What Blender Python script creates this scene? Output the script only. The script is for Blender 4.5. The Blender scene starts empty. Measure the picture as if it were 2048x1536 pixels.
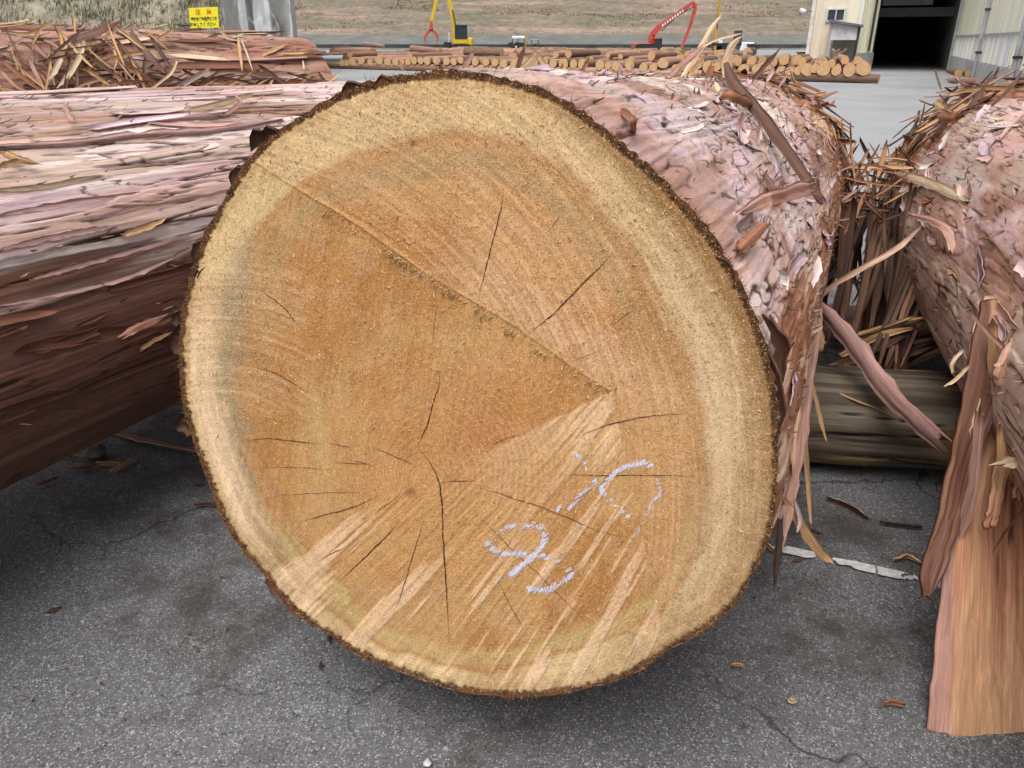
import bpy, math, random
import numpy as np
from mathutils import Matrix, Vector

sc = bpy.context.scene
COL = sc.collection
random.seed(7)
rng = np.random.default_rng(11)

# ------------------------------------------------------------------ camera
FPX = 1550.0                      # focal length in pixels of the 2048 px wide photograph
HY = 80.0                         # row of the horizon
PITCH = math.atan((768 - HY) / FPX)
H = 1.25                          # eye height
cp, sp = math.cos(PITCH), math.sin(PITCH)
cam_d = bpy.data.cameras.new('camera')
cam = bpy.data.objects.new('camera', cam_d)
COL.objects.link(cam)
cam.location = (0, 0, H)
cam.rotation_euler = (math.pi / 2 - PITCH, 0, 0)
cam_d.sensor_width = 36.0
cam_d.lens = FPX / 2048 * 36
cam_d.clip_start = 0.05
cam_d.clip_end = 3000
sc.camera = cam

# ------------------------------------------------------------------ light
SUN_EL, SUN_AZ = 64.0, 205.0      # degrees; azimuth clockwise from +Y
world = bpy.data.worlds.new('World')
sc.world = world
world.use_nodes = True
wn = world.node_tree.nodes
wl = world.node_tree.links
bg = wn['Background']
sky = wn.new('ShaderNodeTexSky')
sky.sky_type = 'NISHITA'
sky.sun_disc = False
sky.sun_elevation = math.radians(SUN_EL)
sky.sun_rotation = math.radians(SUN_AZ)
sky.air_density = 1.0
sky.dust_density = 6.0
sky.ozone_density = 1.0
hs = wn.new('ShaderNodeHueSaturation')
hs.inputs['Saturation'].default_value = 0.35      # an overcast, nearly white sky
hs.inputs['Value'].default_value = 1.0
wl.new(sky.outputs[0], hs.inputs['Color'])
wl.new(hs.outputs[0], bg.inputs['Color'])
bg.inputs['Strength'].default_value = 0.125
sd = bpy.data.lights.new('sun', 'SUN')
sd.energy = 2.1
sd.angle = math.radians(50)
sd.color = (1.0, 0.96, 0.9)
so = bpy.data.objects.new('sun', sd)
COL.objects.link(so)
_az, _el = math.radians(SUN_AZ), math.radians(SUN_EL)
_sv = Vector((math.sin(_az) * math.cos(_el), math.cos(_az) * math.cos(_el), math.sin(_el)))
so.rotation_euler = _sv.to_track_quat('Z', 'Y').to_euler()
vs = sc.view_settings
vs.view_transform = 'Standard'
vs.look = 'None'
vs.exposure = 0.2
vs.gamma = 1.0
vs.use_curve_mapping = False
sc.render.engine = 'CYCLES'

# ------------------------------------------------------------------ measuring helpers
def ray(px, py):
    px = np.asarray(px, float); py = np.asarray(py, float)
    u = 768 - py
    return np.stack([px - 1024 + 0 * u, FPX * cp + u * sp + 0 * px, u * cp - FPX * sp + 0 * px], -1)
def proj(P):
    P = np.asarray(P, float)
    x, y, z = P[..., 0], P[..., 1], P[..., 2] - H
    c = y * cp - z * sp
    u = y * sp + z * cp
    return 1024 + FPX * x / c, 768 - FPX * u / c
O = np.array([0, 0, H])
def W(px, py, Y):
    r = ray(px, py)
    return O + r * (np.asarray(Y, float) / r[..., 1])[..., None]
def Gd(px, py, z=0.0):
    r = ray(px, py)
    return O + r * ((z - H) / r[2])
def hdir(az):
    a = math.radians(az)
    return np.array([math.sin(a), math.cos(a), 0.0])
def srgb(*c):
    c = np.array(c, float) / 255.0
    return np.where(c <= 0.04045, c / 12.92, ((c + 0.055) / 1.055) ** 2.4)
def unit(v):
    v = np.asarray(v, float)
    return v / (np.linalg.norm(v, axis=-1, keepdims=True) + 1e-12)

# ------------------------------------------------------------------ noise (numpy)
def _hash(ix, iy, iz, seed):
    h = (ix * 374761393 + iy * 668265263 + iz * 2147483647 + seed * 974634777) & 0xFFFFFFFF
    h = ((h ^ (h >> 13)) * 1274126177) & 0xFFFFFFFF
    h = ((h ^ (h >> 16)) * 2246822519) & 0xFFFFFFFF
    return ((h ^ (h >> 15)) & 0xFFFFFF) / float(0xFFFFFF)
def vnoise(x, y, z=None, seed=0):
    x = np.asarray(x, float); y = np.asarray(y, float)
    three = z is not None
    xi = np.floor(x).astype(np.int64); yi = np.floor(y).astype(np.int64)
    fx = x - xi; fy = y - yi
    fx = fx * fx * fx * (fx * (fx * 6 - 15) + 10); fy = fy * fy * fy * (fy * (fy * 6 - 15) + 10)
    def plane(k):
        a = _hash(xi, yi, k, seed); b = _hash(xi + 1, yi, k, seed)
        c = _hash(xi, yi + 1, k, seed); d = _hash(xi + 1, yi + 1, k, seed)
        return (a + (b - a) * fx) * (1 - fy) + (c + (d - c) * fx) * fy
    if not three:
        return plane(0)
    z = np.asarray(z, float)
    zi = np.floor(z).astype(np.int64); fz = z - zi
    fz = fz * fz * (3 - 2 * fz)
    p0 = plane(zi); p1 = plane(zi + 1)
    return p0 + (p1 - p0) * fz
def fbm(x, y, z=None, seed=0, octv=3, gain=0.5):
    s = 0; a = 1; t = 0
    for i in range(octv):
        k = 2.03 ** i
        s = s + a * vnoise(x * k + i * 17.3, y * k + i * 5.1, None if z is None else z * k + i * 3.7, seed + i)
        t += a; a *= gain
    return s / t
def sst(a, b, x):
    t = np.clip((x - a) / (b - a), 0, 1)
    return t * t * (3 - 2 * t)
def mixc(c, d, m):
    m = np.asarray(m)[..., None]
    return c * (1 - m) + d * m

# ------------------------------------------------------------------ mesh helpers
def mesh_np(name, V, F, mat=None, cols=None, uvs=None, smooth=False):
    V = np.asarray(V, np.float32); F = np.asarray(F, np.int32)
    me = bpy.data.meshes.new(name)
    me.vertices.add(len(V)); me.vertices.foreach_set('co', V.ravel())
    k = F.shape[1]
    me.loops.add(F.size); me.loops.foreach_set('vertex_index', F.ravel())
    me.polygons.add(len(F))
    me.polygons.foreach_set('loop_start', np.arange(0, F.size, k, dtype=np.int32))
    me.polygons.foreach_set('loop_total', np.full(len(F), k, np.int32))
    if smooth:
        me.polygons.foreach_set('use_smooth', np.ones(len(F), bool))
    me.update(calc_edges=True)
    if cols is not None:
        at = me.color_attributes.new('Col', 'FLOAT_COLOR', 'POINT')
        c4 = np.ones((len(V), 4), np.float32); c4[:, :3] = np.clip(cols, 0, 1)
        at.data.foreach_set('color', c4.ravel())
    if uvs is not None:
        at = me.attributes.new('fib', 'FLOAT_VECTOR', 'POINT')
        u3 = np.zeros((len(V), 3), np.float32); u3[:, :uvs.shape[1]] = uvs
        at.data.foreach_set('vector', u3.ravel())
    if mat:
        me.materials.append(mat)
    return me
WLOC = {}
def link(name, me, parent=None, loc=(0, 0, 0)):
    """mesh vertices are given in world space minus loc"""
    o = bpy.data.objects.new(name, me)
    COL.objects.link(o)
    w = Vector(loc)
    if parent is not None:
        o.parent = parent
        o.location = w - WLOC[parent.name]
    else:
        o.location = w
    WLOC[o.name] = w
    return o
def tag(o, label=None, cat=None, group=None, kind=None):
    if label: o['label'] = label
    if cat: o['category'] = cat
    if group: o['group'] = group
    if kind: o['kind'] = kind
    return o
def thing(name, label, cat, loc=(0, 0, 0), group=None):
    o = bpy.data.objects.new(name, None)
    o.empty_display_size = 0.1
    COL.objects.link(o)
    o.location = loc
    WLOC[o.name] = Vector(loc)
    return tag(o, label, cat, group)

class MB:
    """collects shapes in world space"""
    def __init__(s): s.v = []; s.f = []
    def add(s, vs_, fs_):
        n = len(s.v)
        s.v += [tuple(map(float, q)) for q in vs_]; s.f += [tuple(n + i for i in f) for f in fs_]
        return s
    def box(s, c, size, ax=None, ay=None, az=None):
        c = np.array(c, float)
        ax = np.array((1, 0, 0) if ax is None else ax, float); ay = np.array((0, 1, 0) if ay is None else ay, float)
        az = np.array((0, 0, 1) if az is None else az, float)
        hx, hy, hz = np.array(size) / 2
        vs_ = [c + ax * i * hx + ay * j * hy + az * k * hz for i in (-1, 1) for j in (-1, 1) for k in (-1, 1)]
        return s.add(vs_, [(0, 1, 3, 2), (4, 6, 7, 5), (0, 4, 5, 1), (2, 3, 7, 6), (0, 2, 6, 4), (1, 5, 7, 3)])
    def beam(s, a, b, w, h, w2=None, h2=None, up=(0, 0, 1)):
        a = np.array(a, float); b = np.array(b, float); d = unit(b - a)
        sd_ = np.cross(d, up)
        if np.linalg.norm(sd_) < 1e-3: sd_ = np.cross(d, (0, 1, 0))
        sd_ = unit(sd_); u = np.cross(sd_, d)
        w2 = w if w2 is None else w2; h2 = h if h2 is None else h2
        vs_ = [a + sd_ * i * w / 2 + u * j * h / 2 for i, j in ((-1, -1), (1, -1), (1, 1), (-1, 1))] + \
              [b + sd_ * i * w2 / 2 + u * j * h2 / 2 for i, j in ((-1, -1), (1, -1), (1, 1), (-1, 1))]
        return s.add(vs_, [(0, 1, 2, 3), (7, 6, 5, 4), (0, 4, 5, 1), (1, 5, 6, 2), (2, 6, 7, 3), (3, 7, 4, 0)])
    def tube(s, pts, r, n=8, r2=None):
        pts = [np.array(q, float) for q in pts]
        m = len(pts); base = len(s.v)
        for i, q in enumerate(pts):
            d = unit(pts[min(i + 1, m - 1)] - pts[max(i - 1, 0)])
            a = np.cross(d, (0, 0, 1))
            if np.linalg.norm(a) < 1e-2: a = np.cross(d, (0, 1, 0))
            a = unit(a); b = np.cross(a, d)
            rr = r if r2 is None else r + (r2 - r) * i / (m - 1)
            for k in range(n):
                t = 2 * math.pi * k / n
                s.v.append(tuple(q + rr * (math.cos(t) * a + math.sin(t) * b)))
        for i in range(m - 1):
            for k in range(n):
                s.f.append((base + i * n + k, base + i * n + (k + 1) % n, base + (i + 1) * n + (k + 1) % n, base + (i + 1) * n + k))
        s.f.append(tuple(base + k for k in range(n))); s.f.append(tuple(base + (m - 1) * n + k for k in reversed(range(n))))
        return s
    def prism(s, poly, off):
        """extrude polygon (list of 3d points) by vector off"""
        off = np.array(off, float); n = len(poly)
        vs_ = [np.array(q, float) for q in poly] + [np.array(q, float) + off for q in poly]
        return s.add(vs_, [tuple(range(n)), tuple(reversed(range(n, 2 * n)))] + [(i, (i + 1) % n, n + (i + 1) % n, n + i) for i in range(n)])
    def build(s, name, mat, parent=None, bevel=0, smooth=False, loc=(0, 0, 0)):
        me = bpy.data.meshes.new(name)
        L = Vector(loc)
        me.from_pydata([tuple(Vector(q) - L) for q in s.v], [], s.f)
        import bmesh
        bm = bmesh.new(); bm.from_mesh(me)
        bmesh.ops.recalc_face_normals(bm, faces=bm.faces)
        if bevel:
            bmesh.ops.bevel(bm, geom=list(bm.edges), offset=bevel, segments=1, affect='EDGES', profile=0.5)
        bm.to_mesh(me); bm.free()
        if smooth:
            for q in me.polygons: q.use_smooth = True
        me.materials.append(mat)
        return link(name, me, parent, loc)

# ------------------------------------------------------------------ materials
def newmat(name):
    m = bpy.data.materials.new(name); m.use_nodes = True
    nt = m.node_tree
    return m, nt, nt.nodes, nt.links, nt.nodes['Principled BSDF']
def setspec(b, v):
    b.inputs['Specular IOR Level'].default_value = v
def mat_plain(name, col, rough=0.6, metal=0.0, nscale=3.0, namt=0.25, spec=0.4, bump=0.0):
    m, nt, N, L, b = newmat(name)
    tc = N.new('ShaderNodeTexCoord'); no = N.new('ShaderNodeTexNoise')
    no.inputs['Scale'].default_value = nscale; no.inputs['Detail'].default_value = 6
    no.inputs['Roughness'].default_value = 0.65
    L.new(tc.outputs['Object'], no.inputs['Vector'])
    cr = N.new('ShaderNodeValToRGB')
    cr.color_ramp.elements[0].position = 0.3; cr.color_ramp.elements[1].position = 0.72
    c = np.array(col[:3])
    cr.color_ramp.elements[0].color = (*(c * (1 - namt)), 1); cr.color_ramp.elements[1].color = (*np.minimum(c * (1 + namt), 1), 1)
    L.new(no.outputs['Fac'], cr.inputs['Fac']); L.new(cr.outputs['Color'], b.inputs['Base Color'])
    b.inputs['Roughness'].default_value = rough; b.inputs['Metallic'].default_value = metal; setspec(b, spec)
    if bump:
        bp = N.new('ShaderNodeBump'); bp.inputs['Strength'].default_value = bump; bp.inputs['Distance'].default_value = 0.02
        L.new(no.outputs['Fac'], bp.inputs['Height']); L.new(bp.outputs['Normal'], b.inputs['Normal'])
    return m
def mat_attr(name, rough=0.7, spec=0.3, n1=(300, 300, 12), a1=0.25, n2=(60, 60, 5), a2=0.2, bump=0.4, dist=0.002, coord='fib', flecks=0.0):
    """colour from the mesh attribute, grain from stretched noise in fibre coordinates"""
    m, nt, N, L, b = newmat(name)
    at = N.new('ShaderNodeAttribute'); at.attribute_name = 'Col'
    if coord == 'fib':
        co = N.new('ShaderNodeAttribute'); co.attribute_name = 'fib'; cv = co.outputs['Vector']
    else:
        co = N.new('ShaderNodeTexCoord'); cv = co.outputs['Object']
    def noise(scl, det):
        mp = N.new('ShaderNodeMapping'); mp.inputs['Scale'].default_value = scl
        L.new(cv, mp.inputs['Vector'])
        no = N.new('ShaderNodeTexNoise'); no.inputs['Scale'].default_value = 1; no.inputs['Detail'].default_value = det
        no.inputs['Roughness'].default_value = 0.7
        L.new(mp.outputs[0], no.inputs['Vector']); return no.outputs['Fac']
    f1 = noise(n1, 4); f2 = noise(n2, 3)
    def mr(f, a):
        r = N.new('ShaderNodeMapRange'); r.inputs['From Min'].default_value = 0.3; r.inputs['From Max'].default_value = 0.7
        r.inputs['To Min'].default_value = 1 - a; r.inputs['To Max'].default_value = 1 + a
        L.new(f, r.inputs['Value']); return r.outputs[0]
    mu = N.new('ShaderNodeMath'); mu.operation = 'MULTIPLY'
    L.new(mr(f1, a1), mu.inputs[0]); L.new(mr(f2, a2), mu.inputs[1])
    vm = N.new('ShaderNodeVectorMath'); vm.operation = 'SCALE'
    L.new(at.outputs['Color'], vm.inputs[0]); L.new(mu.outputs[0], vm.inputs['Scale'])
    out = vm.outputs[0]
    if flecks:
        f3 = noise((420, 420, 420), 1)
        r = N.new('ShaderNodeMapRange'); r.inputs['From Min'].default_value = 0.60; r.inputs['From Max'].default_value = 0.72
        L.new(f3, r.inputs['Value'])
        mt = N.new('ShaderNodeMath'); mt.operation = 'MULTIPLY'; mt.inputs[1].default_value = flecks
        L.new(r.outputs[0], mt.inputs[0])
        mx = N.new('ShaderNodeMixRGB'); mx.inputs['Color2'].default_value = (*srgb(232, 196, 142), 1)
        L.new(mt.outputs[0], mx.inputs['Fac']); L.new(out, mx.inputs['Color1'])
        r2 = N.new('ShaderNodeMapRange'); r2.inputs['From Min'].default_value = 0.40; r2.inputs['From Max'].default_value = 0.30
        L.new(f3, r2.inputs['Value'])
        mt2 = N.new('ShaderNodeMath'); mt2.operation = 'MULTIPLY'; mt2.inputs[1].default_value = flecks
        L.new(r2.outputs[0], mt2.inputs[0])
        mx2 = N.new('ShaderNodeMixRGB'); mx2.inputs['Color2'].default_value = (*srgb(110, 74, 38), 1)
        L.new(mt2.outputs[0], mx2.inputs['Fac']); L.new(mx.outputs[0], mx2.inputs['Color1'])
        out = mx2.outputs[0]
    L.new(out, b.inputs['Base Color'])
    b.inputs['Roughness'].default_value = rough; setspec(b, spec)
    ad = N.new('ShaderNodeMath'); ad.operation = 'ADD'
    L.new(f1, ad.inputs[0]); L.new(f2, ad.inputs[1])
    bp = N.new('ShaderNodeBump'); bp.inputs['Strength'].default_value = bump; bp.inputs['Distance'].default_value = dist
    L.new(ad.outputs[0], bp.inputs['Height']); L.new(bp.outputs['Normal'], b.inputs['Normal'])
    return m
M_bark = mat_attr('bark', rough=0.62, spec=0.4, n1=(420, 420, 9), a1=0.34, n2=(150, 150, 4), a2=0.22, bump=0.8, dist=0.0016)
M_plate = mat_attr('papery_bark', rough=0.6, spec=0.4, n1=(380, 380, 40), a1=0.24, n2=(120, 120, 16), a2=0.14, bump=0.4, dist=0.0007)
M_face = mat_attr('cut_wood', rough=0.8, spec=0.2, n1=(480, 480, 480), a1=0.22, n2=(130, 130, 130), a2=0.08, bump=0.6, dist=0.0011, coord='obj', flecks=0.65)
M_chip = mat_plain('wood_chip', srgb(225, 185, 130), 0.8, nscale=60, namt=0.2)
M_crack = mat_plain('crack_dark', srgb(72, 38, 18), 0.9, nscale=80, namt=0.3)
M_chalk = mat_plain('chalk', srgb(214, 212, 228), 0.95, nscale=200, namt=0.08)
M_fuzz = mat_plain('bark_fibre', srgb(112, 76, 42), 0.9, nscale=90, namt=0.45)

# ================================================================== LARGE STRUCTURE
# ---- ground
def ground_mat():
    m, nt, N, L, b = newmat('asphalt')
    tc = N.new('ShaderNodeTexCoord'); P = tc.outputs['Object']
    def noise(s, det=4, rough=0.6, src=P):
        n = N.new('ShaderNodeTexNoise'); n.inputs['Scale'].default_value = s; n.inputs['Detail'].default_value = det
        n.inputs['Roughness'].default_value = rough; L.new(src, n.inputs['Vector']); return n
    def ramp(src, p0, p1, c0, c1):
        r = N.new('ShaderNodeValToRGB'); r.color_ramp.elements[0].position = p0; r.color_ramp.elements[1].position = p1
        r.color_ramp.elements[0].color = (*c0, 1); r.color_ramp.elements[1].color = (*c1, 1); L.new(src, r.inputs['Fac']); return r.outputs['Color']
    def mix(f, a, c, mode='MIX'):
        x = N.new('ShaderNodeMixRGB'); x.blend_type = mode
        if isinstance(f, float): x.inputs['Fac'].default_value = f
        else: L.new(f, x.inputs['Fac'])
        for s, k in ((a, 'Color1'), (c, 'Color2')):
            if isinstance(s, tuple): x.inputs[k].default_value = (*s, 1)
            else: L.new(s, x.inputs[k])
        return x.outputs['Color']
    def math_(op, a, c=None):
        x = N.new('ShaderNodeMath'); x.operation = op
        for s, k in ((a, 0), (c, 1)):
            if s is None: continue
            if isinstance(s, (int, float)): x.inputs[k].default_value = s
            else: L.new(s, x.inputs[k])
        return x.outputs[0]
    base = ramp(noise(2.2, 6).outputs['Fac'], 0.3, 0.72, (0.105, 0.105, 0.111), (0.155, 0.157, 0.165))
    # stones: cells of two sizes with individual tone, worn to the surface
    def stones(scale, thr, lo, hi, seedoff):
        mp = N.new('ShaderNodeMapping'); mp.inputs['Location'].default_value = (seedoff, seedoff * 2, 0); L.new(P, mp.inputs['Vector'])
        wn_ = noise(scale * 1.1, 2, 0.6, mp.outputs[0])
        av = N.new('ShaderNodeVectorMath'); av.operation = 'SCALE'; av.inputs['Scale'].default_value = 0.9 / scale
        L.new(wn_.outputs['Color'], av.inputs[0])
        ad = N.new('ShaderNodeVectorMath'); ad.operation = 'ADD'; L.new(mp.outputs[0], ad.inputs[0]); L.new(av.outputs[0], ad.inputs[1])
        vo = N.new('ShaderNodeTexVoronoi'); vo.inputs['Scale'].default_value = scale; L.new(ad.outputs[0], vo.inputs['Vector'])
        sh = N.new('ShaderNodeSeparateColor'); L.new(vo.outputs['Color'], sh.inputs[0])
        sel = math_('GREATER_THAN', sh.outputs[0], thr)
        inner = math_('LESS_THAN', vo.outputs['Distance'], 0.42)
        mask = math_('MULTIPLY', sel, inner)
        return mask, ramp(sh.outputs[1], 0.0, 1.0, lo, hi), vo.outputs['Distance']
    m1, c1, d1 = stones(150, 0.45, (0.05, 0.05, 0.055), (0.30, 0.30, 0.32), 0)
    m2, c2, d2 = stones(230, 0.5, (0.06, 0.06, 0.065), (0.50, 0.50, 0.53), 3.1)
    m3, c3, d3 = stones(85, 0.95, (0.14, 0.14, 0.14), (0.36, 0.36, 0.37), 7.7)
    col = mix(m2, base, c2)
    col = mix(m1, col, c1)
    col = mix(m3, col, c3)
    # binder pits
    pit = ramp(noise(160, 3, 0.7).outputs['Fac'], 0.36, 0.46, (0.35, 0.35, 0.35), (1, 1, 1))
    col = mix(0.8, col, pit, 'MULTIPLY')
    # brown organic dirt lying in patches (debris from the bark)
    dn = noise(1.7, 7, 0.7).outputs['Fac']
    dm = ramp(dn, 0.50, 0.62, (0, 0, 0), (0.75, 0.75, 0.75))
    col = mix(dm, col, (0.035, 0.027, 0.02))
    # long wandering cracks
    wv = noise(1.4, 5, 0.65)
    sc_ = N.new('ShaderNodeVectorMath'); sc_.operation = 'SCALE'; sc_.inputs['Scale'].default_value = 0.5; L.new(wv.outputs['Color'], sc_.inputs[0])
    ad = N.new('ShaderNodeVectorMath'); ad.operation = 'ADD'; L.new(P, ad.inputs[0]); L.new(sc_.outputs[0], ad.inputs[1])
    vo = N.new('ShaderNodeTexVoronoi'); vo.feature = 'DISTANCE_TO_EDGE'; vo.inputs['Scale'].default_value = 1.15; L.new(ad.outputs[0], vo.inputs['Vector'])
    crk = ramp(vo.outputs['Distance'], 0.0015, 0.008, (0.25, 0.25, 0.25), (1, 1, 1))
    cm = ramp(noise(1.1, 2).outputs['Fac'], 0.42, 0.55, (0, 0, 0), (1, 1, 1))
    col = mix(cm, col, mix(1.0, col, crk, 'MULTIPLY'))
    # beyond the log rows: paler tone, grazing sky glare put into the colour
    sx = N.new('ShaderNodeSeparateXYZ'); L.new(P, sx.inputs[0])
    far = N.new('ShaderNodeMapRange'); far.inputs['From Min'].default_value = 3.8; far.inputs['From Max'].default_value = 7.0
    L.new(sx.outputs['Y'], far.inputs['Value'])
    fc = ramp(noise(0.35, 6).outputs['Fac'], 0.3, 0.7, (0.25, 0.258, 0.272), (0.36, 0.37, 0.385))
    col = mix(far.outputs[0], col, fc)
    L.new(col, b.inputs['Base Color'])
    b.inputs['Roughness'].default_value = 0.75; setspec(b, 0.4)
    hgt = math_('ADD', noise(190, 4, 0.7).outputs['Fac'], math_('MULTIPLY', crk, 0.6))
    hgt = math_('ADD', hgt, math_('MULTIPLY', m1, 0.35))
    bp = N.new('ShaderNodeBump'); bp.inputs['Strength'].default_value = 0.6; bp.inputs['Distance'].default_value = 0.004
    L.new(hgt, bp.inputs['Height']); L.new(bp.outputs['Normal'], b.inputs['Normal'])
    return m
M_ground = ground_mat()
gx = np.concatenate([np.linspace(-1200, -14, 12), np.linspace(-12, 12, 60), np.linspace(14, 1200, 12)])
gy = np.concatenate([np.linspace(-300, -4, 8), np.linspace(-3, 12, 40), np.linspace(14, 1400, 30)])
GX, GY = np.meshgrid(gx, gy)
GZ = 0.008 * (vnoise(GX * 0.8, GY * 0.8, seed=3) - 1.0)
nx, ny = len(gx), len(gy)
def gridF(nr, nc, wrap=False):
    i = np.arange(nr - 1)[:, None]; j = np.arange(nc if wrap else nc - 1)[None, :]
    j2 = (j + 1) % nc
    return np.stack([i * nc + j + 0 * i, i * nc + j2, (i + 1) * nc + j2, (i + 1) * nc + j], -1).reshape(-1, 4)
g = link('ground', mesh_np('ground', np.stack([GX, GY, GZ], -1).reshape(-1, 3), gridF(ny, nx), M_ground, smooth=True))
tag(g, kind='structure')

# ---- worn white line painted on the asphalt
def painted_line():
    a = Gd(1380, 1058); c = Gd(2060, 1212)
    d = unit(c - a); n = np.array([d[1], -d[0], 0]); Lg = np.linalg.norm(c - a)
    NU, NV = 560, 26
    U, V_ = np.meshgrid(np.linspace(0, Lg, NU), np.linspace(-0.018, 0.018, NV), indexing='ij')
    P = a + U[..., None] * d + V_[..., None] * n
    P[..., 2] = 0.0045
    q = fbm(P[..., 0] * 22, P[..., 1] * 22, seed=5, octv=3) - 0.40 + 0.25 * (fbm(P[..., 0] * 120, P[..., 1] * 120, seed=9, octv=2) - 0.5)
    q -= 0.20 * (np.abs(V_) / 0.018) ** 3
    cr = np.abs(vnoise(P[..., 0] * 9, P[..., 1] * 9, seed=15) - 0.5)
    ok = (q > -0.09) & (cr > 0.014)
    F = gridF(NU, NV); okf = ok.reshape(-1)[F].all(1)
    o = link('painted_line', mesh_np('painted_line', P.reshape(-1, 3), F[okf], mat_plain('line_paint', (0.55, 0.55, 0.56), 0.8, nscale=60, namt=0.3)))
    tag(o, kind='structure')
painted_line()

# ---- terrace hill behind the yard
def hill():
    # height over distance: kerb wall, concrete apron, first bank, bench, second bank, bench, wooded slope
    prof = np.array([(116, -0.2), (118.8, 0.5), (119, 0.55), (126, 1.9), (127, 2.0), (141, 5.2), (147, 5.3), (160, 9.2), (167, 9.3), (190, 17), (240, 34), (300, 48), (420, 60)])
    ys = np.concatenate([np.linspace(116, 200, 170), np.linspace(201, 420, 50)])
    xs = np.linspace(-330, 420, 420)
    X, Y = np.meshgrid(xs, ys)
    Z = np.interp(Y + 5 * (vnoise(X * 0.02, Y * 0.0, seed=40) - 0.5) * sst(127, 140, Y), prof[:, 0], prof[:, 1])
    k = sst(127, 134, Y)
    Z = Z + k * (1.3 * (fbm(X * 0.12, Y * 0.12, seed=41, octv=4) - 0.5) + 0.6 * (vnoise(X * 0.6, Y * 0.6, seed=44) - 0.5))
    m, nt, N, L, b = newmat('hillside')
    tc = N.new('ShaderNodeTexCoord')
    mp = N.new('ShaderNodeMapping'); mp.inputs['Scale'].default_value = (0.05, 0.22, 0.5); L.new(tc.outputs['Object'], mp.inputs['Vector'])
    no = N.new('ShaderNodeTexNoise'); no.inputs['Scale'].default_value = 1; no.inputs['Detail'].default_value = 8; no.inputs['Roughness'].default_value = 0.7
    L.new(mp.outputs[0], no.inputs['Vector'])
    cr = N.new('ShaderNodeValToRGB'); e = cr.color_ramp.elements
    e[0].position = 0.36; e[0].color = (0.15, 0.145, 0.10, 1); e[1].position = 0.66; e[1].color = (0.34, 0.255, 0.21, 1)
    x = cr.color_ramp.elements.new(0.45); x.color = (0.19, 0.165, 0.125, 1)
    x = cr.color_ramp.elements.new(0.55); x.color = (0.25, 0.20, 0.16, 1)
    L.new(no.outputs['Fac'], cr.inputs['Fac'])
    n2 = N.new('ShaderNodeTexNoise'); n2.inputs['Scale'].default_value = 0.9; n2.inputs['Detail'].default_value = 6; L.new(tc.outputs['Object'], n2.inputs['Vector'])
    mr = N.new('ShaderNodeMapRange'); mr.inputs['From Min'].default_value = 0.3; mr.inputs['From Max'].default_value = 0.7; mr.inputs['To Min'].default_value = 0.75; mr.inputs['To Max'].default_value = 1.15
    L.new(n2.outputs['Fac'], mr.inputs['Value'])
    vm = N.new('ShaderNodeVectorMath'); vm.operation = 'SCALE'; L.new(cr.outputs[0], vm.inputs[0]); L.new(mr.outputs[0], vm.inputs['Scale'])
    L.new(vm.outputs[0], b.inputs['Base Color']); b.inputs['Roughness'].default_value = 0.95; setspec(b, 0.1)
    # paved apron at the foot
    F = gridF(len(ys), len(xs))
    yc = Y.reshape(-1)[F].mean(1)
    me = mesh_np('hill', np.stack([X, Y, Z], -1).reshape(-1, 3), F, m, smooth=True)
    me.materials.append(mat_plain('apron_concrete', (0.15, 0.155, 0.145), 0.9, nscale=0.4, namt=0.3))
    mi = np.where(yc < 126.3, 1, 0).astype(np.int32); me.polygons.foreach_set('material_index', mi)
    tag(link('hill', me), kind='structure')
    # tufts of dry grass and scrub: one mesh of leaf-like blades in clumps
    for nm, cnt, cols, smin, smax, y0, y1, sd_ in (('dry_grass', 14000, (0.46, 0.34, 0.27), 0.12, 0.32, 139, 152, 1), ('dry_grass', 16000, (0.36, 0.29, 0.225), 0.12, 0.35, 127, 235, 2),
                                              ('green_scrub', 12000, (0.24, 0.23, 0.16), 0.12, 0.35, 127, 235, 3), ('grey_scrub', 11000, (0.30, 0.26, 0.24), 0.3, 1.0, 160, 240, 4)):
        r = np.random.default_rng(sd_)
        cx = r.uniform(-110, 130, cnt * 2); cy = r.uniform(y0, y1, cnt * 2)
        keep = fbm(cx * 0.035, cy * 0.12, seed=60 + sd_, octv=3) > 0.48
        cx = cx[keep][:cnt]; cy = cy[keep][:cnt]; c_ = len(cx)
        yy = cy + 5 * (vnoise(cx * 0.02, cy * 0.0, seed=40) - 0.5) * sst(127, 140, cy)
        cz = np.interp(yy, prof[:, 0], prof[:, 1]) - 0.1
        nb = 5
        V = []
        s = r.uniform(smin, smax, (c_, 1))
        base = np.stack([cx, cy, cz], -1)[:, None, :]
        ang = r.uniform(0, 6.28, (c_, nb)); ln = s * r.uniform(0.6, 1.1, (c_, nb))
        tip = base + np.stack([np.cos(ang) * ln * 0.7, np.sin(ang) * ln * 0.7, ln * 0.85], -1)
        b1 = base + np.stack([-np.sin(ang) * ln * 0.3, np.cos(ang) * ln * 0.3, 0 * ang], -1)
        b2 = base - np.stack([-np.sin(ang) * ln * 0.3, np.cos(ang) * ln * 0.3, 0 * ang], -1)
        V = np.stack([b1 + 0 * tip, b2 + 0 * tip, tip], 2).reshape(-1, 3)
        F = np.arange(len(V)).reshape(-1, 3)
        o = link(nm, mesh_np(nm, V, F, mat_plain(nm, cols, 0.95, nscale=0.35, namt=0.4, spec=0.1)))
        tag(o, {1: 'band of pale dry grass along the first terrace edge', 2: 'dry brown grass covering the terraced hillside', 3: 'low green scrub in patches on the terraced hillside', 4: 'leafless grey brushwood on the upper hillside'}[sd_], 'grass' if sd_ < 3 else 'scrub', kind='stuff')
hill()

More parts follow.
